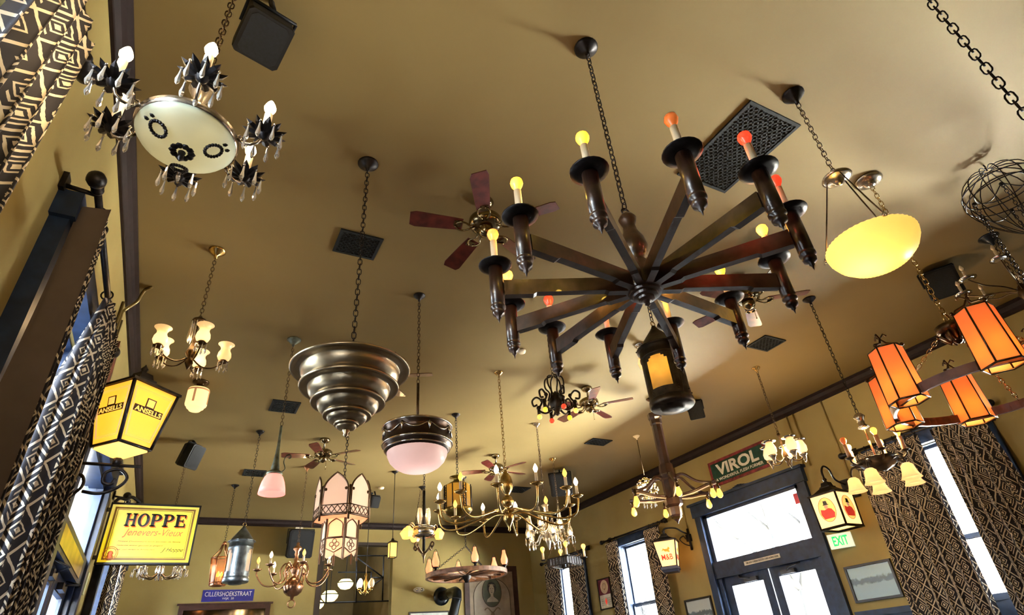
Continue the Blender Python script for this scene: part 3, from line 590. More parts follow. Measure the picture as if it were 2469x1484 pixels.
# ---- brass barrel lantern
root, z, X = hang('brass_barrel_lantern', 'amber glass and brass barrel lantern with lattice panels behind candle chandelier', 'lantern', (1104, 1205), 7.4)
t, b = 3.47-CEIL, 2.90-CEIL; P(root, 'canopy', canopy_m(.065, .05), IRON); P(root, 'chain', chain_m(-.06, t+.02, .05, .014, .0036), IRON)
OBR = mat('olive_brass', (.22, .15, .03), .3, .85, .25, 8)
P(root, 'crown_cap', M().lathe([(0, t+.02), (.07, t+.01), (.11, t), (.11, t-.01), (.05, t-.03), (.06, t-.06), (.12, t-.09), (.17, t-.12), (0, t-.12)], 24), OBR)
P(root, 'glass_barrel', M().lathe([(.16, t-.12), (.185, t-.18), (.185, b+.16), (.17, b+.1)], 32), shade('olive_amber_glass', (.50, .34, .07), .5, .04, (1, .5, .08)))
P(root, 'base', M().lathe([(.19, b+.14), (.195, b+.11), (.15, b+.06), (.08, b+.03), (.03, b+.01), (0, b)], 28), OBR)
lt = M()
for k in range(8):
    a = PI/4*k; lt.tube([polar(.19, a, b+.13), polar(.19, a, t-.13)], .008, 5)
    for q in range(4):
        z0, z1 = b+.15+(t-b-.3)*q/4, b+.15+(t-b-.3)*(q+1)/4
        if k % 2 == 0: lt.tube([polar(.19, a-.22, z0), polar(.19, a+.22, z1)], .005, 4); lt.tube([polar(.19, a+.22, z0), polar(.19, a-.22, z1)], .005, 4)
    if k % 2 == 0:
        for d in (-.22, .22): lt.tube([polar(.19, a+d, b+.13), polar(.19, a+d, t-.13)], .007, 4)
P(root, 'lattice', lt, IRON); P(root, 'bulb', M().ball((0, 0, (t+b)/2), .04, 8), BAM); lamp(root, (0, 0, (t+b)/2+.08), 1, (1, .6, .2))
# ---- hurricane crystal chandelier, far right
root, z, X = hang('tall_chimney_chandelier', 'sparkling crystal chandelier with tall slender glass chimneys', 'chandelier', (1322, 1300), 7.38)
zb = 2.72-CEIL; P(root, 'canopy', canopy_m(.06, .05), SILVER); P(root, 'chain', chain_m(-.06, zb+.45, .05, .013, .0034), BRONZE)
lamp(root, (0, 0, zb+.32), 22, (1, .64, .30), .08)
P(root, 'glass_column', M().lathe([(0, zb+.45), (.06, zb+.42), (.02, zb+.38), (.03, zb+.3), (.015, zb+.2), (.05, zb+.12), (.02, zb+.05), (.06, zb), (.04, zb-.08), (.02, zb-.16), (0, zb-.2)], 14), CRYST)
chim = M().lathe([(.024, 0), (.036, .02), (.042, .05), (.036, .08), (.018, .14), (.012, .25), (.011, .27)], 14).mesh('glass_chimney', CLEAR)
for i in range(10):
    a = 2*PI*i/10; R = .32 if i % 2 else .24; zo = -.05 if i % 2 else .08
    ao = put_arm(root, curve([(.03, 0, .03), (.12, 0, .06+zo), (.2, 0, -.05+zo), (R, 0, zo)], 4), .008, CRYST, a, zb)
    P(ao, 'cup', M().lathe([(0, -.01), (.02, -.005), (.05, .01), (.02, .012), (0, .012)], 12, (R, 0, zo)), SILVER); put('glass_chimney', chim, ao, (R, 0, zo+.01))
    P(ao, 'bulb', M().lathe([(r*1.3, q*1.2) for r, q in FLAME], 8, (R, 0, zo+.015)), BW)
    for j in range(5): t_ = 2*PI*j/5; put('crystal_drop', sdrop, ao, (R+.05*math.cos(t_), .05*math.sin(t_), zo+.005), (0, 0, 0), (1.6, 1.6, 1.7))
# ---- square iron candle chandelier
root, z, X = hang('square_candle_chandelier', 'square pierced iron chandelier with four candle bulbs at far right window', 'chandelier', (1361, 1355), 8.84)
zb = 2.66-CEIL; P(root, 'canopy', canopy_m(.07, .05), BRASS); P(root, 'chain', chain_m(-.06, zb+.55, .05, .013, .0034), BRONZE)
lamp(root, (0, 0, zb+.30), 16, (1, .64, .30), .08)
q = M(); s2 = .20
for k in range(4):
    c = Matrix.Rotation(PI/2*k+.35, 3, 'Z')
    for zz_ in (-.10, .02): q.tube([tuple(c @ Vector((s2, -s2, zb+zz_))), tuple(c @ Vector((s2, s2, zb+zz_)))], .012, 4)
    q.tube([tuple(c @ Vector((s2, s2, zb-.10))), tuple(c @ Vector((s2, s2, zb+.02)))], .012, 4)
    for j in range(6):
        y_ = -s2+2*s2*(j+.5)/6; q.slab([tuple(c @ Vector((s2, y_-.022, zb-.09))), tuple(c @ Vector((s2, y_+.022, zb-.09))), tuple(c @ Vector((s2, y_+.022, zb+.01))), tuple(c @ Vector((s2, y_-.022, zb+.01)))], .006, c @ Vector((1, 0, 0)))
P(root, 'pierced_frame', q, IRON)
for k in range(4):
    c = Matrix.Rotation(PI/2*k+.35, 3, 'Z'); p = c @ Vector((s2, s2, zb+.03)); P(root, 'support_chain', chain_m(0, 0, .05, .012, .0034, a=(0, 0, zb+.55), b=tuple(p)), BRONZE)
    d = c @ Vector((s2+.05, s2+.05, zb+.0)); h = P(root, 'candle_holder', M().lathe([(0, 0), (.03, .0), (.05, .015), (0, .01)], 12, tuple(d)), IRON); candle_bulb(h, (d.x, d.y, d.z+.01), .12, .018, BAM, GLOBE, 1.6)
# ---- wagon wheel with chimney lamps
root, z, X = hang('wagon_wheel_chandelier', 'wagon wheel chandelier with pink chimney oil lamps before portrait poster', 'chandelier', (1125, 1388), 10.28)
zb = 2.65-CEIL; R = .73; P(root, 'canopy', canopy_m(.06, .05), IRON); P(root, 'chain', chain_m(-.06, zb+.48, .05, .014, .004), IRON)
lamp(root, (0, 0, zb+.30), 14, (1, .64, .30), .08)
n = 48; v = []; f = []
for i in range(n):
    for rr_, zz_ in ((R-.05, -.035), (R, -.035), (R, .035), (R-.05, .035)): v.append(polar(rr_, 2*PI*i/n, zb+zz_))
for i in range(n):
    for k in range(4): f.append((i*4+k, (i+1) % n*4+k, (i+1) % n*4+(k+1) % 4, i*4+(k+1) % 4))
P(root, 'rim', M().add(v, f), mat('weathered_wheel_wood', (.16, .075, .04), .5, 0, .35, 10))
P(root, 'hub', M().lathe([(0, zb+.08), (.05, zb+.08), (.08, zb+.03), (.08, zb-.05), (.05, zb-.09), (.03, zb-.13), (0, zb-.13)], 16), IRON)
for i in range(14): a = 2*PI*i/14; P(root, 'spoke', M().tube([polar(.07, a, zb), polar(R*.5, a, zb), polar(R-.04, a, zb)], [.022, .026, .018], 6), MATS['weathered_wheel_wood'])
for i in range(3): P(root, 'support_chain', chain_m(0, 0, .05, .014, .004, a=(0, 0, zb+.48), b=polar(R-.03, 2*PI*i/3+.5, zb+.03)), IRON)
ROSE = shade('rose_chimney_glass', (.95, .50, .36), .6, .7, (1, .28, .12))
for i in range(6):
    a = 2*PI*i/6+.32; lo = P(root, 'oil_lamp', M().lathe([(0, 0), (.03, 0), (.02, .03), (.05, .05), (.055, .06), (0, .06)], 12), IRON, polar(R-.02, a, zb+.03))
    P(lo, 'chimney', M().lathe([(.035, .06), (.06, .10), (.062, .15), (.045, .20), (.03, .25), (.026, .30)], 14), ROSE); P(lo, 'cage_wire', M().tube(curve([(.06, 0, .05), (.08, 0, .14), (.05, 0, .26), (0, 0, .35), (-.05, 0, .26), (-.08, 0, .14), (-.06, 0, .05)], 3), .004, 4), IRON)
# ---- ornate wrought-iron chandelier with coloured bulbs
root, z, X = hang('scroll_iron_chandelier', 'ornate scrolled wrought iron chandelier with small coloured bulbs beside ceiling fan', 'chandelier', (1340, 960), 4.6)
zb = 3.45-CEIL; P(root, 'canopy', canopy_m(.055, .05), SILVER); P(root, 'chain', chain_m(-.06, zb+.27, .045, .012, .003), IRON)
P(root, 'core', M().lathe([(0, zb+.1), (.02, zb+.08), (.07, zb+.02), (.075, zb-.04), (.05, zb-.10), (.02, zb-.14), (.03, zb-.16), (0, zb-.18)], 12), RUST)
for i in range(6):
    a = 2*PI*i/6+.3; P(root, 'cage_bar', M().tube(curve([(.02, 0, .27), (.09, 0, .24), (.10, 0, .15), (.06, 0, .08), (.085, 0, .0)], 4), .009, 5), RUST, (0, 0, zb), (0, 0, a))
    ao = put_arm(root, curve([(.05, 0, -.1), (.12, 0, -.13), (.19, 0, -.08), (.15, 0, .0), (.20, 0, .06), (.25, 0, .03), (.24, 0, -.03), (.20, 0, -.02)], 4), .011, RUST, a, zb)
    P(ao, 'flower', M().ball((.19, 0, -.06), .026, 8).ball((.15, 0, .02), .022, 8), RUST)
    P(ao, 'socket', M().cyl((.19, 0, -.08), (.19, 0, -.13), .018, n=8), RUST); P(ao, 'bulb', M().ball((.19, 0, -.155), .027, 10), (BY, BR, BAM)[i % 3])
# ---- octagonal post fixture
root, z, X = hang('octagonal_post_chandelier', 'heavy octagonal wooden post chandelier with curved arms and hanging filament bulbs', 'chandelier', (1617, 1180), 5.99)
P(root, 'canopy', canopy_m(.07, .05), BRONZE); P(root, 'chain', chain_m(-.06, 4.14-CEIL, .04, .012, .004), BRONZE); o8 = dict(n=8, sm=False)
PW = mat('plum_brown_wood', (.05, .022, .018), .35, 0, .25, 10, coat=.3)
for k in range(3): lamp(root, polar(.45, 2*PI*k/3, 2.80-CEIL), 5, (1, .6, .2), .05)
P(root, 'post', M().lathe([(0, 4.16-CEIL), (.10, 4.16-CEIL), (.10, 4.09-CEIL), (.085, 4.06-CEIL), (.085, 4.0-CEIL), (.075, 3.98-CEIL), (.075, 3.42-CEIL), (.095, 3.40-CEIL), (.105, 3.27-CEIL), (.12, 3.25-CEIL), (.12, 3.2-CEIL), (.10, 3.18-CEIL), (.10, 2.95-CEIL), (.12, 2.93-CEIL), (.12, 2.85-CEIL), (.085, 2.82-CEIL), (.08, 2.72-CEIL), (.04, 2.66-CEIL), (.02, 2.64-CEIL), (0, 2.60-CEIL)], **o8), PW)
WHT = mat('reflected_white', (.75, .72, .70), .35)  # painted reflection along the undersides of the arm braces
P(root, 'finial_cup', M().lathe([(.05, 2.70-CEIL), (.075, 2.69-CEIL), (.02, 2.645-CEIL), (.0, 2.64-CEIL)], 8, sm=False), BRASS)
for i in range(6):
    a = math.radians(175+60*i); za, zc_ = 3.22-CEIL, 3.0-CEIL
    up = curve([(.11, 0, za), (.22, 0, za), (.38, 0, za-.13), (.55, 0, za-.19), (.63, 0, za-.18)], 4); lowr = curve([(.10, 0, zc_-.04), (.3, 0, zc_-.03), (.5, 0, zc_+.01), (.63, 0, za-.2)], 4)
    ao = put_arm(root, up, .02, PW, a); lo = P(ao, 'brace', M().tube(lowr, .02, 6), PW); P(lo, 'reflection_strip', M().tube([(p.x, p.y, p.z-.02) for p in lowr], .012, 4), WHT)
    for d in (-.045, .045) if i % 2 == 0 else (0,):
        P(ao, 'socket', M().tube([(.60+d*.6, d, za-.19), (.60+d*.6, d, za-.23), (.60+d*.6, d, za-.28)], [.012, .022, .024], 8), BRONZE)
        P(ao, 'bulb', M().lathe([(0, -.29), (.02, -.285), (.028, -.31), (.04, -.35), (.036, -.38), (.015, -.40), (0, -.402)], 12, (.60+d*.6, d, za)), BAM)
# ---- crystal ball chandelier
root, z, X = hang('crystal_ball_chandelier', 'round crystal ball chandelier hung behind the octagonal post', 'chandelier', (1560, 1182), 7.37)
zb = 3.5-CEIL; P(root, 'canopy', canopy_m(.06, .05), CREAM); P(root, 'cord', M().cyl((0, 0, -.05), (0, 0, zb+.22), .006, n=6), BRONZE); q = M()
lamp(root, (0, 0, zb+.0), 14, (1, .64, .30), .08)
for k in range(6): q.ring(.17*math.sin(PI*(k+.5)/6), .006, (0, 0, zb+.17*math.cos(PI*(k+.5)/6)), 18, 4)
P(root, 'wire_ball', q, BRASS)
for k in range(1, 6):
    n = max(4, int(10*math.sin(PI*k/6)))
    for j in range(n): a = 2*PI*j/n+k; put('crystal_drop', sdrop, root, polar(.175*math.sin(PI*k/6), a, zb+.175*math.cos(PI*k/6)), (0, 0, a), (2.6, 2.6, 1.2))
for k in range(5): P(root, 'bulb', M().ball(polar(.09, 2*PI*k/5, zb+.02), .03, 8), BW)
for j in range(9): put('crystal_drop', sdrop, root, polar(.10, 2*PI*j/9, zb-.2), (0, 0, 0), (2, 2, 1.8))
# ---- five-lamp chandelier with white chimneys, right
root, z, X = hang('five_oil_lamp_chandelier', 'brass chandelier with five milk glass oil lamp chimneys above doors', 'chandelier', (1891, 1090), 4.64)
zb = 3.14-CEIL; P(root, 'canopy', canopy_m(.055, .05), BRASS); P(root, 'chain', chain_m(-.06, zb+.3, .05, .013, .0034), BRONZE)
lamp(root, (0, 0, zb+.16), 36, (1, .64, .30), .08)
P(root, 'column', M().lathe([(0, zb+.32), (.025, zb+.3), (.012, zb+.27), (.012, zb+.08), (.03, zb+.04), (.035, zb-.02), (.012, zb-.06), (.02, zb-.1), (0, zb-.12)], 12), BRONZE)
MILK = shade('milk_glass', (.92, .80, .66), .5, .22, (1, .6, .28))
for i in range(5):
    a = 2*PI*i/5+.5; R = .21; ao = put_arm(root, curve([(.02, 0, 0), (.10, 0, -.06), (.17, 0, -.05), (R, 0, .0)], 4), .008, BRONZE, a, zb)
    P(ao, 'lamp_font', M().lathe([(0, -.10), (.008, -.09), (.02, -.06), (.03, -.02), (.05, .0), (.055, .015), (.03, .02), (0, .02)], 12, (R, 0, 0)), SILVER)
    P(ao, 'chimney', M().lathe([(.04, .02), (.065, .05), (.068, .10), (.05, .15), (.045, .17)], 14, (R, 0, 0)), MILK); P(ao, 'smoke_bell', M().lathe([(.045, .17), (.09, .185), (.085, .195), (.03, .21), (0, .215)], 14, (R, 0, 0)), NICKEL)
    P(ao, 'bulb', M().ball((R, 0, .07), .025, 8), BW)
# ---- candle and bell-shade chandelier, right
root, z, X = hang('candle_bell_chandelier', 'dark metal chandelier with candles above and white bell shades below', 'chandelier', (2115, 1110), 3.12)
zb = 2.53-CEIL; P(root, 'canopy', canopy_m(.07, .05), IRON); P(root, 'chain', chain_m(-.06, zb+.50, .05, .013, .0034), IRON)
lamp(root, (0, 0, zb+.22), 42, (1, .64, .30), .08)
P(root, 'collar', M().lathe([(0, zb+.5), (.03, zb+.49), (.055, zb+.46), (.035, zb+.43), (.03, zb+.38), (.055, zb+.35), (.02, zb+.33), (0, zb+.33)], 14), SILVER)
P(root, 'rod', M().cyl((0, 0, zb+.34), (0, 0, zb-.02), .009, n=8), COPPER)
P(root, 'dish', M().lathe([(0, zb+.06), (.04, zb+.05), (.14, zb+.04), (.18, zb+.03), (.17, zb), (.12, zb-.05), (.06, zb-.08), (0, zb-.09)], 48, lobes=24, la=.03), RUST)
BELL = shade('alabaster_bell_glass', (.92, .74, .50), .5, .45, (1, .58, .22))
for i in range(5):
    a = 2*PI*i/5+.15; R = .25
    ao = put_arm(root, curve([(.12, 0, .0), (.20, 0, -.01), (R, 0, .02), (R, 0, .05)], 4), .01, RUST, a, zb)
    P(ao, 'cup', M().lathe([(0, .04), (.02, .045), (.045, .06), (0, .06)], 14, (R, 0, 0)), RUST); candle_bulb(ao, (R, 0, .06), .13, .021, BAM if i != 2 else BOFF, GLOBE, 1.25, mat('orange_lit_sleeve', (.75, .42, .22), .5))
    a2 = a+PI/5; bo = put_arm(root, curve([(.12, 0, -.02), (.22, 0, .0), (.26, 0, -.05), (.26, 0, -.10)], 4), .01, RUST, a2, zb)
    P(bo, 'bell_shade', M().lathe([(.03, -.09), (.052, -.11), (.06, -.16), (.072, -.20), (.088, -.225), (.084, -.225), (.055, -.16), (.03, -.1)], 20, (.26, 0, 0)), BELL); P(bo, 'bulb', M().ball((.26, 0, -.16), .025, 8), BW)
# ---- gothic panel lantern
root, z, X = hang('gothic_lantern', 'two-tier gothic lantern of pointed cream panels with bronze tracery', 'lantern', (822, 1255), 7.37)
P(root, 'canopy', canopy_m(.07, .05), IRON); P(root, 'chain', chain_m(-.06, 3.34-CEIL, .055, .015, .004), IRON)
PAP = shade('cream_lantern_panel', (.84, .74, .62), .45, .22, (1, .62, .44)); TRC = mat('bronze_tracery', (.13, .075, .04), .4, .7)
PAP2 = shade('peach_lantern_panel', (.95, .62, .42), .5, .45, (1, .42, .18))
def gpoint(w, h0, h1, n=8):
    """pointed gothic arch outline from (-w,0) up, centred"""
    return [(-w, 0), (w, 0), (w, h0)]+[(w*(1-(i/n)**2), h0+(h1-h0)*i/n) for i in range(1, n)]+[(0, h1)]+[(-w*(1-(i/n)**2), h0+(h1-h0)*i/n) for i in range(n-1, 0, -1)]+[(-w, h0)]
N6 = 6; Ru = .295; Rl = .185; zu0, zu1 = 2.83-CEIL, 3.33-CEIL; zl0, zl1 = 2.42-CEIL, 2.84-CEIL
for i in range(N6):
    a = 2*PI*i/N6+math.radians(-119); side = Ru*math.tan(PI/N6)
    pan = bpy.data.objects.new('upper_panel', None); COL.objects.link(pan); pan.parent = root; pan.rotation_euler = (0, 0, a); pan.location = (0, 0, zu0)
    g = gpoint(side*.86, .30, .50); P(pan, 'paper', M().slab([(Ru, y_, zz_) for y_, zz_ in g], .004, (1, 0, 0)), PAP)
    t = M().tube([(Ru+.003, y_, zz_) for y_, zz_ in g], .011, 5, True)
    for y_ in (-side*.98, side*.98): t.tube([(Ru, y_, -.06), (Ru, y_, .34)], .011, 5)
    t.tube([(Ru+.004, -side, .115), (Ru+.004, side, .115)], .008, 4); t.tube([(Ru+.004, -side, .015), (Ru+.004, side, .015)], .009, 4)
    for k in range(5):
        y0, y1 = -side+2*side*k/5, -side+2*side*(k+1)/5; t.tube([(Ru+.004, y0, .02), (Ru+.004, y1, .11)], .006, 4); t.tube([(Ru+.004, y0, .11), (Ru+.004, y1, .02)], .006, 4)
    for s in (-1, 1): t.ball((Ru+.004, s*side*.72, .30), .02, 6)
    P(pan, 'tracery', t, TRC)
    P(pan, 'shelf_panel', M().add([(Ru, -side, 0), (Ru, side, 0), (Rl, Rl*math.tan(PI/6), -.02), (Rl, -Rl*math.tan(PI/6), -.02)], [(0, 1, 2, 3)]), PAP2)
    sl = Rl*math.tan(PI/N6); lw = bpy.data.objects.new('lower_panel', None); COL.objects.link(lw); lw.parent = root; lw.rotation_euler = (0, 0, a); lw.location = (0, 0, zl0)
    P(lw, 'paper', M().slab([(Rl, -sl*.95, .05), (Rl, 0, .0), (Rl, sl*.95, .05), (Rl, sl*.95, .42), (Rl, -sl*.95, .42)], .004, (1, 0, 0)), PAP2 if i in (0,) else PAP)
    t = M()
    for y_ in (-sl, sl): t.slab([(Rl+.005, y_-.012, -.07), (Rl+.005, y_+.012, -.07), (Rl+.005, y_+.012, .42), (Rl+.005, y_-.012, .42)], .006, (1, 0, 0))
    t.tube([(Rl+.006, y_*.8, .18+zz_*.8) for y_, zz_ in gpoint(sl, .16, .26)], .008, 4, True); t.tube([(Rl+.006, -sl, .17), (Rl+.006, sl, .17)], .008, 4); t.tube([(Rl+.006, -sl, .41), (Rl+.006, sl, .41)], .009, 4)
    for dy, dz in ((0, .035), (0, -.035), (.032, 0), (-.032, 0)):
        t.tube([(Rl+.006, dy+.024*math.cos(2*PI*k/10), .10+dz+.024*math.sin(2*PI*k/10)) for k in range(10)], .005, 4, True)
    t.tube([(Rl+.006, -sl*.9, .06), (Rl+.006, 0, .012), (Rl+.006, sl*.9, .06)], .007, 4); P(lw, 'tracery', t, TRC)
lamp(root, (0, 0, zl0+.25), 3, (1, .55, .3), .05)
P(root, 'bulb', M().ball((0, 0, zl0+.2), .04, 8), BW)
# ---- two-globe chandelier in the opening, crystal chandelier behind the sign
root, z, X = hang('oval_bulb_chandelier', 'small brass chandelier with bright oval bulbs in the dark opening', 'chandelier', (881, 1415), 11.73)
zb = 2.62-CEIL; P(root, 'canopy', canopy_m(.06, .05), IRON); P(root, 'cord', M().cyl((0, 0, -.05), (0, 0, zb+.3), .007, n=6), IRON)
lamp(root, (0, 0, zb+.25), 10, (1, .64, .30), .08)
P(root, 'column', M().lathe([(0, zb+.3), (.03, zb+.25), (.015, zb+.2), (.04, zb+.12), (.02, zb), (.05, zb-.04), (.0, zb-.10)], 12), BRASS)
for i in range(4):
    a = PI/2*i+.6; ao = put_arm(root, curve([(.02, 0, -.02), (.09, 0, -.06), (.15, 0, 0)], 4), .01, BRASS, a, zb); P(ao, 'cup', M().lathe([(0, 0), (.05, .01), (.03, .03), (0, .03)], 10, (.15, 0, 0)), BRASS)
    P(ao, 'bulb', M().lathe([(0, .03), (.035, .04), (.05, .09), (.045, .14), (.02, .18), (0, .185)], 12, (.15, 0, 0)), BW if i < 3 else IVORY)
root, z, X = hang('sparkling_crystal_chandelier', 'low crystal chandelier showing beneath the yellow hanging sign', 'chandelier', (386, 1380), 10.28)
zb = 2.70-CEIL; P(root, 'canopy', canopy_m(.06, .05), SILVER); P(root, 'chain', chain_m(-.06, zb+.3, .05, .013, .004), BRONZE)
lamp(root, (0, 0, zb+.2), 8, (1, .64, .30), .08)
P(root, 'column', M().lathe([(0, zb+.3), (.04, zb+.2), (.02, zb+.1), (.05, zb), (.02, zb-.05), (0, zb-.1)], 12), SILVER)
for i in range(8):
    a = 2*PI*i/8; R = .30; ao = put_arm(root, curve([(.02, 0, 0), (.12, 0, -.07), (.22, 0, -.05), (R, 0, .03)], 4), .009, BRONZE, a, zb); P(ao, 'cup', M().lathe([(0, .03), (.05, .045), (0, .045)], 10, (R, 0, 0)), SILVER)
    candle_bulb(ao, (R, 0, .045), .08, .014, BW, FLAME, 1.3)
    for j in range(6): t_ = 2*PI*j/6; put('crystal_drop', sdrop, ao, (R+.05*math.cos(t_), .05*math.sin(t_), .04), (0, 0, 0), (1.8, 1.8, 1.7))
# ---- wire cage, plate-arm fixture, lone chain, hidden pendant
root, z, X = hang('wire_cage_chandelier', 'black wire balloon cage chandelier at right edge of ceiling', 'chandelier', (2373, 405), 1.08, X=5.33)
zt = 4.33-CEIL; R = .27; q = M()
P(root, 'hook', M().tube(curve([(0, 0, 0), (.015, 0, -.02), (-.01, 0, -.045), (0, 0, zt)], 4), .006, 5), IRON)
prof = [(.03, 0), (.12, -.02), (.215, -.09), (.265, -.19), (.27, -.27), (.24, -.38), (.17, -.50), (.09, -.60), (.03, -.66)]
for i in range(14):
    a = 2*PI*i/14
    for tw in (0,): P(root, 'cage_wire', M().tube(curve([polar(r_, a+tw*zz_, zt+zz_) for r_, zz_ in prof], 2), .0042, 4), IRON)
for r_, zz_ in ((.265, -.19), (.27, -.27), (.03, 0), (.03, -.66), (.18, -.2)): P(root, 'hoop', M().ring(r_, .005, (0, 0, zt+zz_), 36, 5), IRON)
for i in range(6):
    a = 2*PI*i/6+.3; P(root, 'knot', M().ball(polar(.235, a, zt-.30), .018, 6), IRON)
    P(root, 'scallop_wire', M().tube([polar(.25-.03*math.sin(PI*k/8), a+2*PI/6*k/8, zt-.30-.07*math.sin(PI*k/8)) for k in range(9)], .004, 4), IRON); P(root, 'drop_chain', chain_m(zt-.30, zt-1.0, .04, .010, .003, *polar(.235, a)[:2]), IRON)
root, z, X = hang('plate_arm_fixture', 'chandelier with shiny silver drip plates at far right edge', 'chandelier', (2453, 660), 1.62, X=6.5)
P(root, 'canopy', canopy_m(.09, .07), mat('blue_black_canopy', (.02, .03, .05), .3, .6)); P(root, 'chain', chain_m(-.1, -.62, .05, .014, .004), BRONZE)
P(root, 'body', M().lathe([(0, -.55), (.04, -.6), (.06, -.68), (.03, -.75), (0, -.78)], 14), BRONZE)
for i in range(8):
    a = 2*PI*i/8+.2; ao = put_arm(root, curve([(.03, 0, -.65), (.15, 0, -.58), (.30, 0, -.54), (.42, 0, -.46)], 4), .007, BRONZE, a); P(ao, 'drip_plate', M().lathe([(0, -.46), (.04, -.46), (.08, -.445), (.075, -.44), (0, -.45)], 18, (.42, 0, 0)), NICKEL)
    candle_bulb(ao, (.42, 0, -.455), .1, .014, IVORY)
root, z, X = hang('black_chain_pendant', 'heavy black chain slanting across the top right corner', 'chain', (2290, 60), .40)
P(root, 'chain', chain_m(-.02, -1.9, .075, .019, .0048), IRON); P(root, 'canopy', canopy_m(.07, .05), IRON)
P(root, 'lantern_cap', M().lathe([(0, -1.88), (.05, -1.92), (.12, -1.98), (.12, -2.02), (0, -2.02)], 16), IRON)
root, z, X = hang('hidden_pendant', 'white canopy pendant mostly hidden behind the dark cylinder lantern', 'pendant lamp', (1545, 835), 4.67, X=4.53)
P(root, 'canopy', M().lathe([(0, 0), (.085, 0), (.085, -.012), (.05, -.035), (.03, -.05), (.03, -.07), (.055, -.09), (.06, -.12), (.03, -.15), (0, -.155)], 22), NICKEL)
P(root, 'shade', M().lathe([(.03, -.15), (.07, -.18), (.09, -.25), (.07, -.32), (0, -.34)], 20), FROST)
# ================================================================== CEILING FANS, VENTS, SPEAKERS
FANM = mat('fan_antique_brass', (.28, .22, .12), .2, 1., .2, 10); BLADE = mat('mahogany_blade', (.10, .018, .014), .28, 0, .3, 12, coat=.4)
fan = {}
fan['canopy'] = M().lathe([(0, 0), (.075, 0), (.08, -.02), (.06, -.05), (.02, -.07), (.014, -.08), (.014, -.17), (0, -.17)], 20).mesh('canopy', FANM)
fan['motor'] = M().lathe([(0, -.16), (.05, -.165), (.10, -.18), (.13, -.205), (.135, -.24), (.12, -.27), (.085, -.285), (0, -.285)], 28).mesh('motor', FANM)
fan['switch_cup'] = M().lathe([(0, -.285), (.06, -.285), (.065, -.31), (.055, -.35), (.03, -.365), (.01, -.375), (0, -.38)], 20).mesh('switch_cup', FANM)
iron = M()
for s in (-1, 1): iron.tube(curve([(.08, .015*s, -.275), (.13, .02*s, -.30), (.17, .045*s, -.30), (.215, .045*s, -.295), (.245, .015*s, -.29)], 3), .008, 5)
iron.slab([(.20, -.05, -.288), (.26, -.04, -.286), (.26, .04, -.286), (.20, .05, -.288)], .005, (0, 0, 1)); fan['blade_iron'] = iron.mesh('blade_iron', FANM)
out = [(.19, -.05), (.30, -.058), (.56, -.07), (.60, -.055), (.605, .055), (.56, .07), (.30, .058), (.19, .05)]
tl = lambda y: -.282+y*.2
bl = M().slab([(x, y, tl(y)) for x, y in out], .007, (0, 0, 1)); fan['blade'] = bl.mesh('blade', BLADE)
def make_fan(X, Y, rot, label):
    r = thing('ceiling_fan', label, 'ceiling fan', (X, Y, CEIL), 0, 'five-blade ceiling fans')
    for k in ('canopy', 'motor', 'switch_cup'): put(k, fan[k], r)
    for i in range(5):
        b = put('blade', fan['blade'], r, (0, 0, 0), (0, 0, math.radians(rot+72*i))); put('blade_iron', fan['blade_iron'], b)
    P(r, 'pull_chain', M().tube([(.05, 0, -.36), (.05, 0, -.46)], .003, 4).ball((.05, 0, -.47), .008, 6), FANM)
    return r
make_fan(1.65, 3.12, 24, 'mahogany ceiling fan left of the big wheel chandelier, nearest one')
make_fan(4.62, 3.13, 35, 'mahogany ceiling fan partly hidden behind right arms of the wheel')
make_fan(1.65, 5.98, 48, 'ceiling fan almost hidden behind the stepped metal pendant')
make_fan(4.58, 5.96, 28, 'ceiling fan right beside the scrolled wrought iron chandelier')
make_fan(1.64, 8.92, 28, 'far ceiling fan above the gothic panel lantern')
make_fan(4.61, 8.92, 8, 'far ceiling fan above the brass candle chandelier')
# vents -----------------------------------------------------------------
VENT = mat('dark_vent_metal', (.012, .018, .024), .7, 0, .15, 20, spec=.2); VBACK = mat('vent_hollow_shade', (.004, .005, .006), .9)  # black plate stands in for the unlit hollow behind the grille
def vent(x0, x1, y0, y1, label, cell, name='ceiling_vent', bar=.006):
    r = thing(name, label, 'vent', ((x0+x1)/2, (y0+y1)/2, CEIL)); w, h = (x1-x0)/2, (y1-y0)/2; e = .025; f = M()
    f.bb(-w, w, -h, -h+e, -.014, 0); f.bb(-w, w, h-e, h, -.014, 0); f.bb(-w, -w+e, -h+e, h-e, -.014, 0); f.bb(w-e, w, -h+e, h-e, -.014, 0)
    P(r, 'frame', f, VENT); P(r, 'shade_plate', M().bb(-w+e, w-e, -h+e, h-e, -.003, -.001), VBACK)
    g = M(); iw, ih = w-e, h-e; c = cell*math.sqrt(2); k = -iw-ih
    while k < iw+ih:
        for s in (1, -1):
            # diagonal line x = k + s*y clipped to the rectangle
            pts = []
            lo, hi = (-ih, ih)
            ya, yb = sorted(((-iw-k)*s, (iw-k)*s)); a, b = max(lo, ya), min(hi, yb)
            if b-a > .01:
                d = bar*.7; p0, p1 = (k+s*a, a), (k+s*b, b); nx, ny = -(p1[1]-p0[1]), (p1[0]-p0[0]); l = math.hypot(nx, ny); nx, ny = nx/l*d, ny/l*d
                g.slab([(p0[0]-nx, p0[1]-ny, -.004), (p1[0]-nx, p1[1]-ny, -.004), (p1[0]+nx, p1[1]+ny, -.004), (p0[0]+nx, p0[1]+ny, -.004)], .006, (0, 0, -1))
        k += c
    P(r, 'grille', g, VENT)
vent(2.95, 3.48, 1.44, 2.22, 'large long black grille vent behind the wheel chandelier', .036, 'return_air_grille', .009)
vent(.67, 1.04, 3.89, 4.21, 'square black vent crossed by stepped pendant chain', .03)
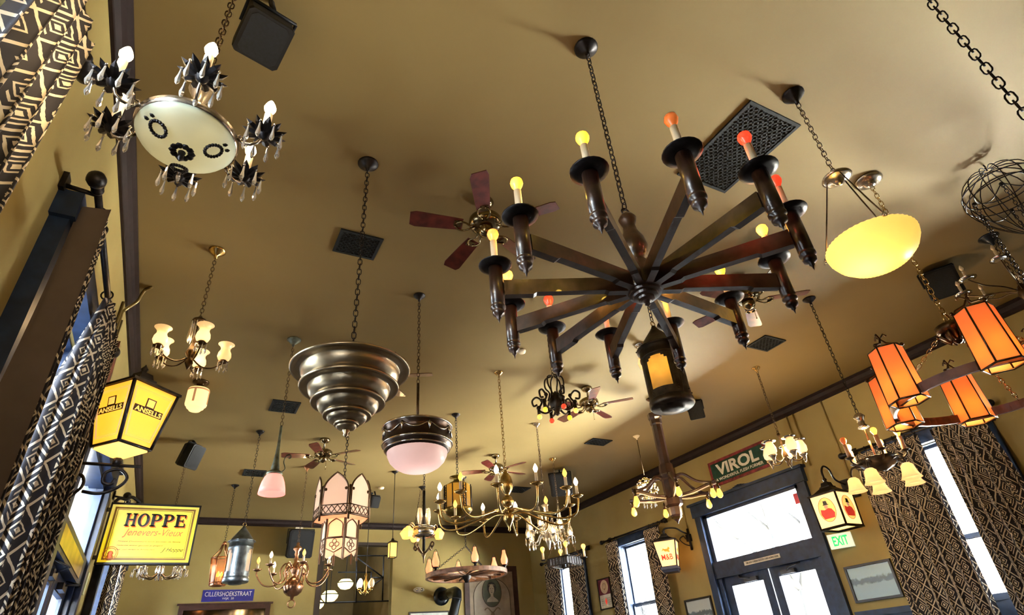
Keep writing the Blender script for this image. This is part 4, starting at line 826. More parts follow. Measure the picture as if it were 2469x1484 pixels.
vent(.68, 1.04, 7.62, 8.01, 'square black vent behind pink pendant chain', .04)
vent(5.88, 6.26, 3.91, 4.22, 'square black vent beside right wall near octagonal canopies', .04)
vent(5.87, 6.28, 7.67, 7.95, 'small far black vent right of the wrought iron chandelier', .05)
a = onZ((617, 1141), CEIL); vent(.68, 1.04, a.y-.18, a.y+.18, 'far black vent above the tin lantern chain', .05)
a = onZ((1250, 1181), CEIL); vent(a.x-.2, a.x+.2, a.y-.2, a.y+.2, 'far black vent just above brass candle chandelier', .05)
# smoke detectors -------------------------------------------------------
for px, lb, r_ in (((1258, 846), 'round white smoke detector left of the amber cylinder lantern', .05), ((919, 1176), 'white ceiling sensor beside small far speaker', .06)):
    p = onZ(px, CEIL); o = put('smoke_detector', M().lathe([(0, 0), (r_, 0), (r_, -.012), (r_*.85, -.03), (r_*.4, -.035), (0, -.036)], 20).mesh('smoke_detector', CREAM), None, p); tag(o, lb, 'detector')
# speakers --------------------------------------------------------------
def speaker(X, Y, Z, w, h, d, yaw, tilt, label, name='speaker', hangz=CEIL, sc=1):
    r = thing(name, label, 'speaker', (X, Y, Z)); rot = Euler((tilt, 0, yaw)).to_matrix(); rt = Euler((tilt, 0, yaw)); c = .16*w
    # tapered cabinet: wide front (local -Y), narrow back
    def sec(y, ww, hh, cc): return [(-ww/2+cc, y, -hh/2), (ww/2-cc, y, -hh/2), (ww/2, y, -hh/2+cc), (ww/2, y, hh/2-cc), (ww/2-cc, y, hh/2), (-ww/2+cc, y, hh/2), (-ww/2, y, hh/2-cc), (-ww/2, y, -hh/2+cc)]
    v = sec(-d/2, w, h, c*.5)+sec(-d*.42, w*1.03, h*1.02, c*.4)+sec(d*.1, w*.98, h, c*.3)+sec(d/2, w*.62, h*.9, c*.3); f = []
    for s_ in range(3):
        for k in range(8): f.append((s_*8+k, s_*8+(k+1) % 8, s_*8+8+(k+1) % 8, s_*8+8+k))
    f += [tuple(range(7, -1, -1)), tuple(range(24, 32))]
    P(r, 'cabinet', M().add(v, f), BLACKP, rot=rt)
    g = sec(-d/2-.006, w*.84, h*.9, c*.6); P(r, 'grille', M().slab(g, .008, (0, 1, 0)), mat('speaker_grille', (.006, .009, .014), .85, 0, .2, 60), rot=rt)
    top = rot @ Vector((0, 0, h/2)); bk = M()
    for s_ in (-1, 1): bk.tube([tuple(rot @ Vector((s_*w*.52, 0, 0))), tuple(rot @ Vector((s_*w*.54, 0, h*.53)))], .01, 4)
    bk.tube([tuple(rot @ Vector((-w*.54, 0, h*.53))), tuple(rot @ Vector((w*.54, 0, h*.53)))], .01, 4)
    if hangz: bk.tube([tuple(rot @ Vector((0, 0, h*.53))), (0, 0, hangz-Z)], .016, 6)
    P(r, 'bracket', bk, BLACKP); return r
p = onY((637, 70), 2.12); speaker(p.x, p.y, 4.10, .23, .24, .32, math.radians(14), math.radians(66), 'large black speaker above crystal bowl chandelier')
p = onY((457, 1100), 9.5); speaker(p.x, p.y, p.z, .24, .34, .24, math.radians(45), math.radians(20), 'black speaker hanging near left wall beyond hurricane glass chandelier')
p = onY((2270, 684), 2.2); speaker(p.x, p.y, p.z, .30, .30, .26, math.radians(-65), math.radians(25), 'black speaker hanging behind glowing glass bowl pendant')
p = onY((1678, 990), 5.86); speaker(p.x, p.y, p.z, .22, .26, .2, math.radians(-50), math.radians(20), 'small black speaker right of dark cylinder lantern')
p = onY((902, 1210), 11.6); speaker(p.x, p.y, p.z, .18, .22, .16, math.radians(10), math.radians(25), 'tiny far speaker under white ceiling sensor')
p = onY((1352, 1165), 9.4); speaker(p.x, p.y, p.z-.03, .40, .42, .3, math.radians(-35), math.radians(15), 'big dark speaker behind right end of brass candle chandelier')
p = onY((722, 1312), 14.0); speaker(p.x, 14.0, p.z, .52, .56, .42, 0, math.radians(12), 'large black speaker mounted on back wall above dutch chandelier', hangz=None)
o = P(None, 'speaker_bracket', M().bb(p.x-.08, p.x+.08, 14.24, 14.3, p.z+.26, p.z+.40), CREAM); tag(o, 'pale wall bracket above the back wall speaker', 'bracket')
# ================================================================== CURTAINS AND RODS
def curtain_mat():
    m = bpy.data.materials.new('diamond_woven_cloth'); m.use_nodes = True; nt = m.node_tree; N = nt.nodes; L = nt.links; b = N['Principled BSDF']
    def mt(op, a, bb=None, c=None):
        n = N.new('ShaderNodeMath'); n.operation = op
        for i, q in enumerate((a, bb, c)):
            if q is None: continue
            if isinstance(q, (int, float)): n.inputs[i].default_value = q
            else: L.new(q, n.inputs[i])
        return n.outputs[0]
    uv = N.new('ShaderNodeUVMap'); uv.uv_map = 'UVMap'; sp = N.new('ShaderNodeSeparateXYZ'); L.new(uv.outputs[0], sp.inputs[0])
    no = N.new('ShaderNodeTexNoise'); no.inputs['Scale'].default_value = 26; L.new(uv.outputs[0], no.inputs['Vector'])
    wob = mt('MULTIPLY', mt('SUBTRACT', no.outputs['Fac'], .5), .009)
    u = mt('ADD', sp.outputs[0], wob); v = mt('ADD', sp.outputs[1], wob); a, c = .19, .23
    pu = mt('DIVIDE', mt('PINGPONG', u, a/2), a/2); pv = mt('DIVIDE', mt('PINGPONG', v, c/2), c/2); d = mt('ADD', pu, pv)
    main = mt('LESS_THAN', mt('ABSOLUTE', mt('SUBTRACT', d, 1)), .085)
    e = mt('MINIMUM', d, mt('SUBTRACT', 2, d))
    in1 = mt('LESS_THAN', mt('ABSOLUTE', mt('SUBTRACT', e, .62)), .055); half = mt('GREATER_THAN', mt('FRACT', mt('DIVIDE', u, a)), .38)
    in1 = mt('MULTIPLY', in1, half); in2 = mt('LESS_THAN', mt('ABSOLUTE', mt('SUBTRACT', e, .34)), .05); dot = mt('LESS_THAN', e, .15)
    line = mt('MAXIMUM', mt('MAXIMUM', main, in1), mt('MAXIMUM', in2, dot))
    mx = N.new('ShaderNodeMix'); mx.data_type = 'RGBA'; L.new(line, mx.inputs[0]); mx.inputs[6].default_value = (.012, .012, .020, 1); mx.inputs[7].default_value = (.72, .64, .50, 1)
    L.new(mx.outputs[2], b.inputs['Base Color']); b.inputs['Roughness'].default_value = .9; b.inputs['Sheen Weight'].default_value = .15
    bp = N.new('ShaderNodeBump'); bp.inputs['Strength'].default_value = .35; bp.inputs['Distance'].default_value = .006; L.new(line, bp.inputs['Height']); L.new(bp.outputs[0], b.inputs['Normal'])
    return m
CLOTH = curtain_mat(); LINING = mat('grey_brown_lining', (.13, .105, .10), .9, 0, .1, 4)
def cloth_mesh(name, path, z1, z0, ma, nz=24, sway=None):
    """path(t, h) -> (x, y) for t along the width and h 0 top .. 1 bottom"""
    n = len(path(None, 0)); me = bpy.data.meshes.new(name); v = []; f = []; uv = []
    for j in range(nz+1):
        h = j/nz; row = path(None, h); z = z1+(z0-z1)*h; s = 0
        for i, p in enumerate(row):
            if i: s += math.hypot(p[0]-row[i-1][0], p[1]-row[i-1][1])
            v.append((p[0], p[1], z)); uv.append((s, z))
    for j in range(nz):
        for i in range(n-1): f.append((j*n+i, j*n+i+1, (j+1)*n+i+1, (j+1)*n+i))
    me.from_pydata(v, [], f); l = me.uv_layers.new(name='UVMap')
    for p in me.polygons:
        p.use_smooth = True
        for li in p.loop_indices: l.data[li].uv = uv[me.loops[li].vertex_index]
    me.materials.append(ma); return me
def panel(X, s, y0, y1, nf, amp, label, z1=3.30, z0=.25, flare=(0, 0), drift=(0, 0), lead=0):
    o = thing('curtain', label, 'curtain', (X, (y0+y1)/2, z0)); ph = random.random()*6; N_ = nf*12+1
    def path(_, h):
        out = []
        for i in range(N_):
            t = i/(N_-1); a = amp*(.55+.45*min(1, h*3)); y = y0+flare[0]*h+drift[0]*math.sin(h*PI)+(y1+flare[1]*h-y0-flare[0]*h)*t
            w = math.sin(2*PI*nf*t+ph*0+.25*math.sin(5*t+4*h))
            out.append((s*(a*w+.035), y-(y0+y1)/2+a*.35*math.sin(4*PI*nf*t)))
        if lead:
            f0 = out[0]; k = min(1, .25+h*3)
            out = [(f0[0]-s*(lead*k)*(1-i/9)+.012*math.sin(i*2.1), f0[1]-.10*k*(1-i/9)+.012*math.sin(i*1.4+1)) for i in range(9)]+out
        return out
    put('cloth', cloth_mesh('cloth', path, z1-z0, 0, CLOTH), o); return o
def rod(X, xw, y0, y1, label, ringspans, z=3.365):
    o = thing('curtain_rod', label, 'curtain rod', (X, (y0+y1)/2, z)); h = (y1-y0)/2
    P(o, 'pole', M().cyl((0, -h, 0), (0, h, 0), .018, n=12), IRON)
    for e in (-1, 1):
        q = M(); prof = [(0, 0), (.026, 0), (.03, .012), (.022, .025), (.03, .035), (.022, .045), (.04, .07), (.046, .095), (.038, .122), (.018, .138), (0, .14)]
        w = M().lathe(prof, 16); q.join(w, Matrix.Translation((0, e*h, 0)) @ Matrix.Rotation(-e*PI/2, 4, 'X')); P(o, 'finial', q, IRON)
        P(o, 'wall_bracket', M().tube([(0, e*(h-.03), 0), (xw-X, e*(h-.03), .02)], .012, 6).box((xw-X+(.01 if X > 0 else -.01)*-1, e*(h-.03), .03), (.03, .07, .10)), IRON)
    rg = M().tube([(.033*math.cos(2*PI*i/14), 0, -.012+.033*math.sin(2*PI*i/14)) for i in range(14)], .0055, 5, True).mesh('curtain_ring', IRON)
    yc = (y0+y1)/2
    for a, b in ringspans:
        n = max(3, int((b-a)/.13))
        for i in range(n): put('curtain_ring', rg, o, (0, a+(b-a)*(i+.5)/n-yc, 0), (0, 0, .15*(i % 3-1)))
    return o
RXX, LXX = 8.10, -.745
rod(RXX, XR, 3.0, 4.80, 'black curtain rod above the large right patterned curtains', [(3.06, 3.66), (3.78, 4.74)])
panel(RXX, -1, 3.80, 4.72, 7, .055, 'wide patterned curtain left of the bright gap, beside framed photo', flare=(0, .05))
panel(RXX, -1, 3.04, 3.64, 6, .055, 'patterned curtain right of the bright gap at right edge', flare=(-.25, 0))
rod(RXX, XR, .15, 2.05, 'unseen curtain rod added on right wall for light trimming curtains', [(.2, .7), (1.5, 2.0)])  # unseen rod and curtains added to cut daylight from this window
panel(RXX, -1, .2, .78, 5, .05, 'unseen near curtain added to trim light from the right wall window'); panel(RXX, -1, 1.42, 1.98, 5, .05, 'unseen far jamb curtain added to narrow the right window light')
rod(RXX, XR, 8.86, 10.78, 'black curtain rod behind the bracket lantern window', [(8.9, 9.3), (10.3, 10.7)])
panel(RXX, -1, 8.95, 9.42, 4, .05, 'patterned curtain behind the tapered wall lantern'); panel(RXX, -1, 10.28, 10.72, 4, .05, 'patterned curtain beside small maroon poster')
rod(RXX, XR, 11.55, 13.42, 'farthest curtain rod on right wall under candle chandelier', [(11.6, 12.2), (12.7, 13.3)])
panel(RXX, -1, 11.62, 12.25, 5, .05, 'far right patterned curtain with dark shadowed edge'); panel(RXX, -1, 12.62, 13.34, 5, .05, 'farthest patterned curtain in the back right corner')
rod(LXX, XL, 2.86, 4.62, 'black ball-ended rod over middle left window', [(2.98, 3.2), (3.8, 4.5)])
panel(LXX, 1, 3.84, 4.46, 7, .05, 'daylit patterned curtain on far side of left window', flare=(-.35, .05), lead=.13)
o = panel(LXX, 1, 2.92, 3.12, 3, .04, 'curtain edge turned to show its plain grey lining', z1=3.3)
def lp(_, h):
    return [(.075-.15*t+.014*math.sin(t*7+h*3), -.125+.04*t-.14*h*t+.02*math.sin(h*9)*t) for t in [i/12 for i in range(13)]]
put('lining', cloth_mesh('lining', lp, 3.05, 0, LINING), o)
rod(LXX, XL, .2, 2.0, 'nearest left curtain rod at top left corner', [(.3, .8), (1.45, 1.92)])
panel(LXX, 1, 1.42, 1.95, 5, .05, 'warm lit patterned curtain in the top left corner', flare=(-.45, -.25)); panel(LXX, 1, .3, .75, 4, .05, 'patterned curtain at the near side of nearest left window')
rod(LXX, XL, 8.86, 10.95, 'far left curtain rod hidden behind the yellow sign', [(8.95, 9.5), (10.3, 10.8)])
panel(LXX, 1, 8.98, 9.62, 5, .05, 'patterned curtain hanging below the yellow sign'); panel(LXX, 1, 10.2, 10.85, 5, .05, 'far patterned curtain beyond the yellow sign on left wall')
# ================================================================== SIGNS
BLK = mat('sign_black', (.008, .008, .010), .4); WHTP = mat('sign_white', (.78, .76, .70), .5); REDP = mat('sign_red', (.42, .05, .02), .5)
def serif(word, w, h, ma, name, parent, loc, th=.003, gap=.08):
    """heavy slab-serif capitals in the local XZ plane facing -Y"""
    n = len(word); cw = w/(n+gap*(n-1)); m = M(); x = -w/2
    def R(a, b, c, d): m.bb(x+a*cw, x+b*cw, -th, 0, c*h-h/2, d*h-h/2)
    def arcband(cx, cz, rx, rz, ix, iz, a0, a1, k=16):
        v = []
        for i in range(k+1):
            t = a0+(a1-a0)*i/k
            for rr_, q in ((rx, rz), (ix, iz)): v += [(x+(cx+rr_*math.cos(t))*cw, -th, (cz+q*math.sin(t))*h-h/2)]
        m.add(v, [(2*i, 2*i+2, 2*i+3, 2*i+1) for i in range(k)])
    for ch in word:
        if ch == 'H':
            for a in (.05, .62): R(a+.06, a+.28, 0, 1); R(a-.03, a+.36, 0, .1); R(a-.03, a+.36, .9, 1)
            R(.3, .7, .45, .56)
        elif ch == 'O': arcband(.5, .5, .5, .52, .24, .42, 0, 2*PI, 28)
        elif ch == 'P': R(.1, .38, 0, 1); R(0, .52, 0, .1); R(0, .5, .9, 1); arcband(.5, .71, .46, .29, .18, .19, -PI/2, PI/2); R(.36, .52, .9, 1); R(.36, .52, .42, .52)
        elif ch == 'E': R(.1, .38, 0, 1); R(0, .94, 0, .1); R(0, .92, .9, 1); R(.36, .7, .45, .55); R(.82, .94, 0, .3); R(.8, .92, .72, 1); R(.66, .74, .36, .64)
        x += cw*(1+gap)
    return P(parent, name, m, ma, loc)
def yellow_face():
    m = mat('backlit_yellow', (.8, .62, .05), .35); b = m.node_tree.nodes['Principled BSDF']; N = m.node_tree.nodes; L = m.node_tree.links
    tc = N.new('ShaderNodeTexCoord'); s = N.new('ShaderNodeSeparateXYZ'); L.new(tc.outputs['Object'], s.inputs[0]); mr = N.new('ShaderNodeMapRange'); mr.inputs[1].default_value = -.34; mr.inputs[2].default_value = .34
    L.new(s.outputs[2], mr.inputs[0]); rp = N.new('ShaderNodeValToRGB'); e = rp.color_ramp.elements; e[0].color = (.85, .60, .004, 1); e[1].color = (.62, .50, .16, 1); e.new(.38).color = (1, .80, .01, 1)
    L.new(mr.outputs[0], rp.inputs[0]); L.new(rp.outputs[0], b.inputs['Emission Color']); b.inputs['Emission Strength'].default_value = .40; return m
p0, p1 = onY((268, 1215), 8.55), onY((455, 1365), 8.55); cxs, czs = -.375, 2.87
sg = thing('yellow_hanging_sign', 'backlit yellow projecting sign reading HOPPE Jenevers-Vieux', 'sign', (cxs, 8.55, czs)); w, h = .98, .70
f = M().bb(-w/2, w/2, -.005, .05, -h/2, h/2)
for a, b, c, d in ((-w/2, w/2, h/2-.022, h/2), (-w/2, w/2, -h/2, -h/2+.022), (-w/2, -w/2+.02, -h/2, h/2), (w/2-.02, w/2, -h/2, h/2)): f.bb(a, b, -.025, .055, c, d)
P(sg, 'sign_box', f, BLK); P(sg, 'light_panel', M().bb(-w/2+.02, w/2-.02, -.012, -.006, -h/2+.02, h/2-.02), yellow_face())
BRN = mat('sign_brown_print', (.16, .075, .012), .5, emit=(.5, .22, .02), es=.10); bd = M()
for k, t in ((.055, .02), (.085, .006)):
    a, b = w/2-k, h/2-k*.9; bd.bb(-a, a, -.0135, -.012, b-t, b); bd.bb(-a, a, -.0135, -.012, -b, -b+t); bd.bb(-a, -a+t, -.0135, -.012, -b+t, b-t); bd.bb(a-t, a, -.0135, -.012, -b+t, b-t)
P(sg, 'printed_border', bd, BRN)
ORG = mat('sign_orange_print', (.6, .14, .03), .5, emit=(.9, .2, .03), es=.3)
serif('HOPPE', .66, .15, ORG, 'lettering_shadow', sg, (.037, -.0135, .143)); serif('HOPPE', .66, .15, BLK, 'lettering', sg, (.025, -.0155, .155))
letters('script_lettering', 'Jenevers-Vieux', .64, .105, ORG, sg, (.03, -.013, .0), shear=.35, bold=.012)
for i, (t, ww) in enumerate((('Hoppe Distillateurs sinds eeuwen de fijnste', .66), ('Hollandse Jenever gestookt en gelagerd', .48), ('naar oud recept te Amsterdam', .40))): letters('small_print', t, ww, .021, BRN, sg, (-.36+ww/2+.04, -.013, -.095-.045*i), shear=.3, bold=.012)
letters('signature', 'J Hoppe', .24, .06, BLK, sg, (.27, -.013, -.19), shear=.5)
se = M()
for rr_ in (.075, .058): se.tube([(rr_*math.cos(2*PI*i/24), 0, rr_*math.sin(2*PI*i/24)) for i in range(24)], .004, 4, True)
se.ball((0, 0, 0), .03, 8, (1, .15, 1)).ball((0, 0, -.03), .03, 8, (1.1, .12, .8)); P(sg, 'red_seal', se, mat('seal_red', (.5, .10, .01), .5, emit=(.7, .15, 0), es=.2), (-.36, -.013, -.23))
P(sg, 'scroll_top', M().tube(curve([(-.47, .02, .36), (-.42, .02, .41), (-.35, .02, .40), (-.30, .02, .43), (-.24, .02, .40), (-.18, .02, .36)], 4), .02, 6), BLK)
P(sg, 'wall_arm', M().bb(-.535, -.40, 0, .04, .25, .29).bb(-.535, -.40, 0, .04, -.29, -.25), BLK)
# enamel sign on the right wall
c = onX((1782, 1116), XR); es = thing('enamel_sign', 'green and maroon enamel sign reading VIROL above doors', 'sign', (XR-.012, 6.84, 3.855), -PI/2); w, h = 1.30, .44
P(es, 'border_plate', M().bb(-w/2, w/2, -.002, .010, -h/2, h/2), mat('maroon_enamel', (.20, .022, .030), .35, 0, .3, 12)); P(es, 'field', M().bb(-w/2+.055, w/2-.055, -.006, -.002, -h/2+.05, h/2-.05), mat('dark_green_enamel', (.008, .060, .042), .3, 0, .25, 9))
letters('lettering', 'VIROL', .96, .205, WHTP, es, (0, -.007, .04), bold=.035); letters('small_lettering', 'A WONDERFUL FLESH FORMER', 1.08, .052, WHTP, es, (0, -.007, -.118), bold=.02)
ch_ = M()
for i in range(14): ch_.ball((random.uniform(-.6, .6), -.008, random.choice((-1, 1))*random.uniform(.1, .2)), random.uniform(.006, .012), 6, (1, .3, 1))
P(es, 'chipped_spots', ch_, BLK)
# exit sign
c = onX((2022, 1304), 8.1); ex = thing('exit_sign', 'white exit sign with green lettering under the red figure lantern', 'sign', (8.14, c.y, c.z), -PI/2+math.radians(25))
P(ex, 'housing', M().bb(-.155, .155, 0, .05, -.095, .095), mat('exit_white', (.8, .82, .76), .4, emit=(.8, 1, .8), es=.35)); letters('lettering', 'EXIT', .20, .125, mat('exit_green', (.02, .5, .12), .4, emit=(0, 1, .2), es=.6), ex, (0, -.002, 0), bold=.02)
P(ex, 'mount', M().bb(-.03, .03, .05, .09, -.03, .03), CREAM)
# street sign
ss = thing('street_sign', 'blue enamel street sign reading CILLERSHOEKSTRAAT on back wall', 'sign', (1.025, YB-.012, 2.89)); P(ss, 'plate', M().bb(-.485, .485, 0, .012, -.11, .11), mat('blue_enamel', (.012, .018, .21), .3)); P(ss, 'rim', M().bb(-.485, .485, -.002, .0, .10, .11).bb(-.485, .485, -.002, 0, -.11, -.10), mat('blue_rim', (.05, .06, .3), .3))
letters('lettering', 'CILLERSHOEKSTRAAT', .88, .085, WHTP, ss, (0, -.001, .03)); letters('small_lettering', 'WIJK  20', .22, .05, WHTP, ss, (0, -.001, -.06))
# ================================================================== WALL LANTERNS
def box_lantern(name, label, loc, yaw, tw, bw, hgt, roof, glassm, decorate, spread=None):
    """four-sided lantern: half widths tw (top) and bw (bottom); local origin at bottom centre"""
    r = thing(name, label, 'lantern', loc, yaw); T = [polar(tw*math.sqrt(2), PI/4+PI/2*k, hgt) for k in range(4)]; B = [polar(bw*math.sqrt(2), PI/4+PI/2*k, 0) for k in range(4)]
    fr = M()
    for k in range(4): fr.tube([T[k], B[k]], .014, 4)
    fr.tube(T, .014, 4, True); fr.tube(B, .014, 4, True); P(r, 'frame', fr, IRON)
    P(r, 'roof', M().lathe([(0, hgt+roof), (tw*.35, hgt+roof), (tw*.42, hgt+roof*.72), (tw*.55, hgt+roof*.66), (tw*.55, hgt+roof*.58), (tw*1.05, hgt+.04), (tw*1.55, hgt+.012), (tw*1.55, hgt-.008), (tw*1.3, hgt-.012), (0, hgt)], 4, a0=PI/4, sm=False), IRON)
    P(r, 'finial', M().lathe([(0, hgt+roof+.09), (.012, hgt+roof+.07), (.03, hgt+roof+.045), (.018, hgt+roof+.02), (.04, hgt+roof), (0, hgt+roof)], 10), IRON)
    for k in range(4):
        a = PI/2*k; po = bpy.data.objects.new('glass_side', None); COL.objects.link(po); po.parent = r; lean = math.atan2(tw-bw, hgt); po.rotation_euler = (-lean, 0, a); po.location = tuple(Matrix.Rotation(a, 3, 'Z') @ Vector((0, -bw, 0)))
        H = math.hypot(hgt, tw-bw); P(po, 'glass', M().slab([(-bw+.01, 0, .01), (bw-.01, 0, .01), (tw-.01, 0, H-.01), (-tw+.01, 0, H-.01)], .004, (0, 1, 0)), glassm)
        decorate(po, H, tw, bw)
        po.rotation_euler = Euler((lean, 0, a)) if False else (Matrix.Rotation(a, 3, 'Z') @ Matrix.Rotation(lean, 3, 'X')).to_euler()
    return r
YEL = shade('yellow_lantern_glass', (.9, .60, .14), .5, .42, (1, .52, .05)); PEACH = mat('pale_orange_print', (.9, .5, .25), .5, emit=(1, .5, .2), es=.5)
def ansells(po, H, tw, bw):
    m = M(); g = [(-bw*.78, .05), (bw*.78, .05), (tw*.82, H-.05), (-tw*.82, H-.05)]; m.tube([(x, -.003, z_) for x, z_ in g], .0035, 4, True); g2 = [(x*.94, z_+(.012 if z_ < .1 else -.012)) for x, z_ in g]; m.tube([(x, -.003, z_) for x, z_ in g2], .002, 4, True); P(po, 'printed_border', m, PEACH)
    z0 = H*.56; P(po, 'name_band', M().bb(-.125, .125, -.004, -.001, z0-.024, z0+.028).bb(-.04, .04, -.004, -.001, z0+.028, z0+.10), mat('lantern_brown_print', (.045, .02, .01), .5))
    letters('lettering', 'ANSELLS', .23, .038, mat('lantern_gold', (.9, .6, .15), .5, emit=(1, .6, .1), es=.6), po, (0, -.005, z0), bold=.02)
    P(po, 'emblem', M().bb(-.030, .030, -.0055, -.004, z0+.036, z0+.092).slab([(-.018, -.0055, z0+.045), (.014, -.0055, z0+.042), (.010, -.0055, z0+.062), (.022, -.0055, z0+.085), (.0, -.0055, z0+.075), (-.015, -.0055, z0+.088)], .001), MATS['lantern_gold'])
la = box_lantern('yellow_pub_lantern', 'large yellow glass pub lantern with brown lettering on left wall bracket', (-.555, 5.08, 2.76), math.radians(42), .20, .135, .46, .16, YEL, ansells)
P(la, 'tray', M().lathe([(.12*1.41, 0), (.125*1.41, -.02), (.05, -.075), (0, -.08)], 4, a0=PI/4, sm=False), shade('cream_tray_glass', (.9, .7, .4), .5, .8, (1, .6, .15))); lamp(la, (0, 0, .30), 3, (1, .6, .12)); P(la, 'bulb', M().ball((0, 0, .2), .035, 8), BW)
bk = M(); rw = Matrix.Rotation(-math.radians(42), 3, 'Z')
def W_(pts): return [tuple(rw @ Vector(p)) for p in pts]
bk.tube(W_([(-.35, 0, -.13), (.16, 0, -.13)]), .012, 5); bk.tube(W_([(0, 0, -.08), (0, 0, -.13)]), .03, 6)
for s_ in (1,):
    bk.tube(W_(curve([(-.33, 0, -.42), (-.25, 0, -.40), (-.17, 0, -.30), (-.19, 0, -.22), (-.26, 0, -.22), (-.27, 0, -.29), (-.21, 0, -.30)], 5)), .012, 5)
    bk.tube(W_(curve([(-.16, 0, -.33), (-.05, 0, -.34), (.05, 0, -.29), (.09, 0, -.22), (.03, 0, -.16), (-.05, 0, -.19), (-.05, 0, -.26), (.0, 0, -.27), (.02, 0, -.23)], 5)), .012, 5)
bk.tube(W_([(-.33, 0, -.5), (-.33, 0, -.05)]), .015, 5); P(la, 'scroll_bracket', bk, IRON)
ORGL = shade('peach_lantern_glass', (.95, .74, .42), .5, .5, (1, .60, .25)); REDINK = mat('red_ink', (.65, .03, .02), .5, emit=(1, .06, .03), es=.25); ORINK = mat('orange_ink', (.75, .25, .02), .5, emit=(1, .3, .02), es=.3)
def mb(po, H, tw, bw):
    letters('lettering', 'M&B', .20, .095, REDINK, po, (0, -.004, H*.36), bold=.012)
    q = [(-.085, .0), (-.04, .012), (-.02, -.012), (.02, -.015), (.05, -.03), (.065, -.02), (.05, .01), (.075, .03), (.055, .065), (.03, .03), (-.02, .03), (-.05, .045), (-.06, .02)]
    P(po, 'horse_emblem', M().slab([(x, -.003, H*.60+z_) for x, z_ in q], .002), ORINK)
c = onX((1607, 1340), 7.82); lm = box_lantern('tapered_wall_lantern', 'tapered cream lantern with red M&B lettering on right wall bracket', (7.86, c.y, 2.50), math.radians(-50), .20, .135, .43, .14, ORGL, mb)
P(lm, 'base_cap', M().lathe([(0, 0), (.15*1.41, 0), (.155*1.41, -.045), (.14*1.41, -.05), (.13*1.41, -.09), (0, -.09)], 4, a0=PI/4, sm=False), mat('navy_cap', (.03, .035, .06), .4)); lamp(lm, (0, 0, .2), 3, (1, .65, .25))
def wb(parent, yaw, pts, r, nm, ma=IRON): rr_ = Matrix.Rotation(-yaw, 3, 'Z'); return P(parent, nm, M().tube([tuple(rr_ @ Vector(p)) for p in pts], r, 6), ma)
wb(lm, math.radians(-50), curve([(0, 0, .62), (.02, -.05, .66), (.14, -.18, .64), (.25, -.24, .56), (.385, -.25, .52)], 4), .014, 'bracket_arm'); wb(lm, math.radians(-50), [(.365, -.25, .25), (.365, -.25, .62)], .024, 'bracket_post'); wb(lm, math.radians(-50), curve([(.36, -.25, .32), (.27, -.2, .36), (.22, -.15, .45), (.28, -.2, .5), (.3, -.22, .44)], 4), .01, 'bracket_scroll')
def hunts(po, H, tw, bw):
    rx, rz, cz = tw*.62, H*.36, H*.52; el = lambda a, b, x0, z0, n=22: [(x0+a*math.cos(2*PI*i/n), z0+b*math.sin(2*PI*i/n)) for i in range(n)]
    pl = lambda pts, y, nm, ma: P(po, nm, M().slab([(x, y, z_) for x, z_ in pts], .001), ma)
    pl(el(rx, rz, 0, cz), -.002, 'oval_field', mat('oval_yellow', (.9, .68, .25), .5, emit=(1, .65, .15), es=.5)); P(po, 'oval_line', M().tube([(x, -.003, z_) for x, z_ in el(rx, rz, 0, cz)], .003, 4, True), REDINK)
    pl([(-rx*.62, cz-rz*.72), (rx*.62, cz-rz*.72), (rx*.8, cz-rz*.35), (rx*.55, cz-.0), (rx*.2, cz+rz*.1), (-rx*.3, cz+.0), (-rx*.75, cz+rz*.1), (-rx*.85, cz-rz*.3)], -.004, 'red_coat', REDINK)
    pl(el(rx*.22, rz*.2, 0, cz+rz*.25, 12), -.005, 'face', mat('print_skin', (.75, .42, .25), .5, emit=(.9, .5, .3), es=.2)); pl([(-rx*.38, cz+rz*.40), (rx*.42, cz+rz*.36), (rx*.26, cz+rz*.45), (rx*.22, cz+rz*.72), (-rx*.18, cz+rz*.74), (-rx*.22, cz+rz*.46)], -.006, 'hat', BLK)
CRG = shade('cream_sign_glass', (.90, .74, .48), .5, .45, (1, .68, .36))
lh = box_lantern('red_figure_lantern', 'square cream lantern with red coated figure ovals beside exit sign', (7.80, 5.08, 2.42), math.radians(-88), .195, .185, .43, .17, CRG, hunts)
P(lh, 'open_base', M().tube([polar(.19*1.41, PI/4+PI/2*k, -.01) for k in range(4)], .018, 4, True), IRON); P(lh, 'inner_reflector', M().lathe([(.0, .02), (.17*1.41, .005)], 4, a0=PI/4, sm=False), shade('base_glass', (.9, .75, .4), .5, .6, (1, .7, .2))); lamp(lh, (0, 0, .25), 8, (1, .7, .3))
wb(lh, math.radians(-88), curve([(0, 0, .62), (.0, 0, .76), (.08, 0, .84), (.18, 0, .80), (.24, 0, .66), (.44, 0, .60)], 5), .014, 'gooseneck')
P(lh, 'gooseneck_plate', M().box(tuple(Matrix.Rotation(math.radians(88), 3, 'Z') @ Vector((.435, 0, .60))), (.12, .02, .14)), IRON)
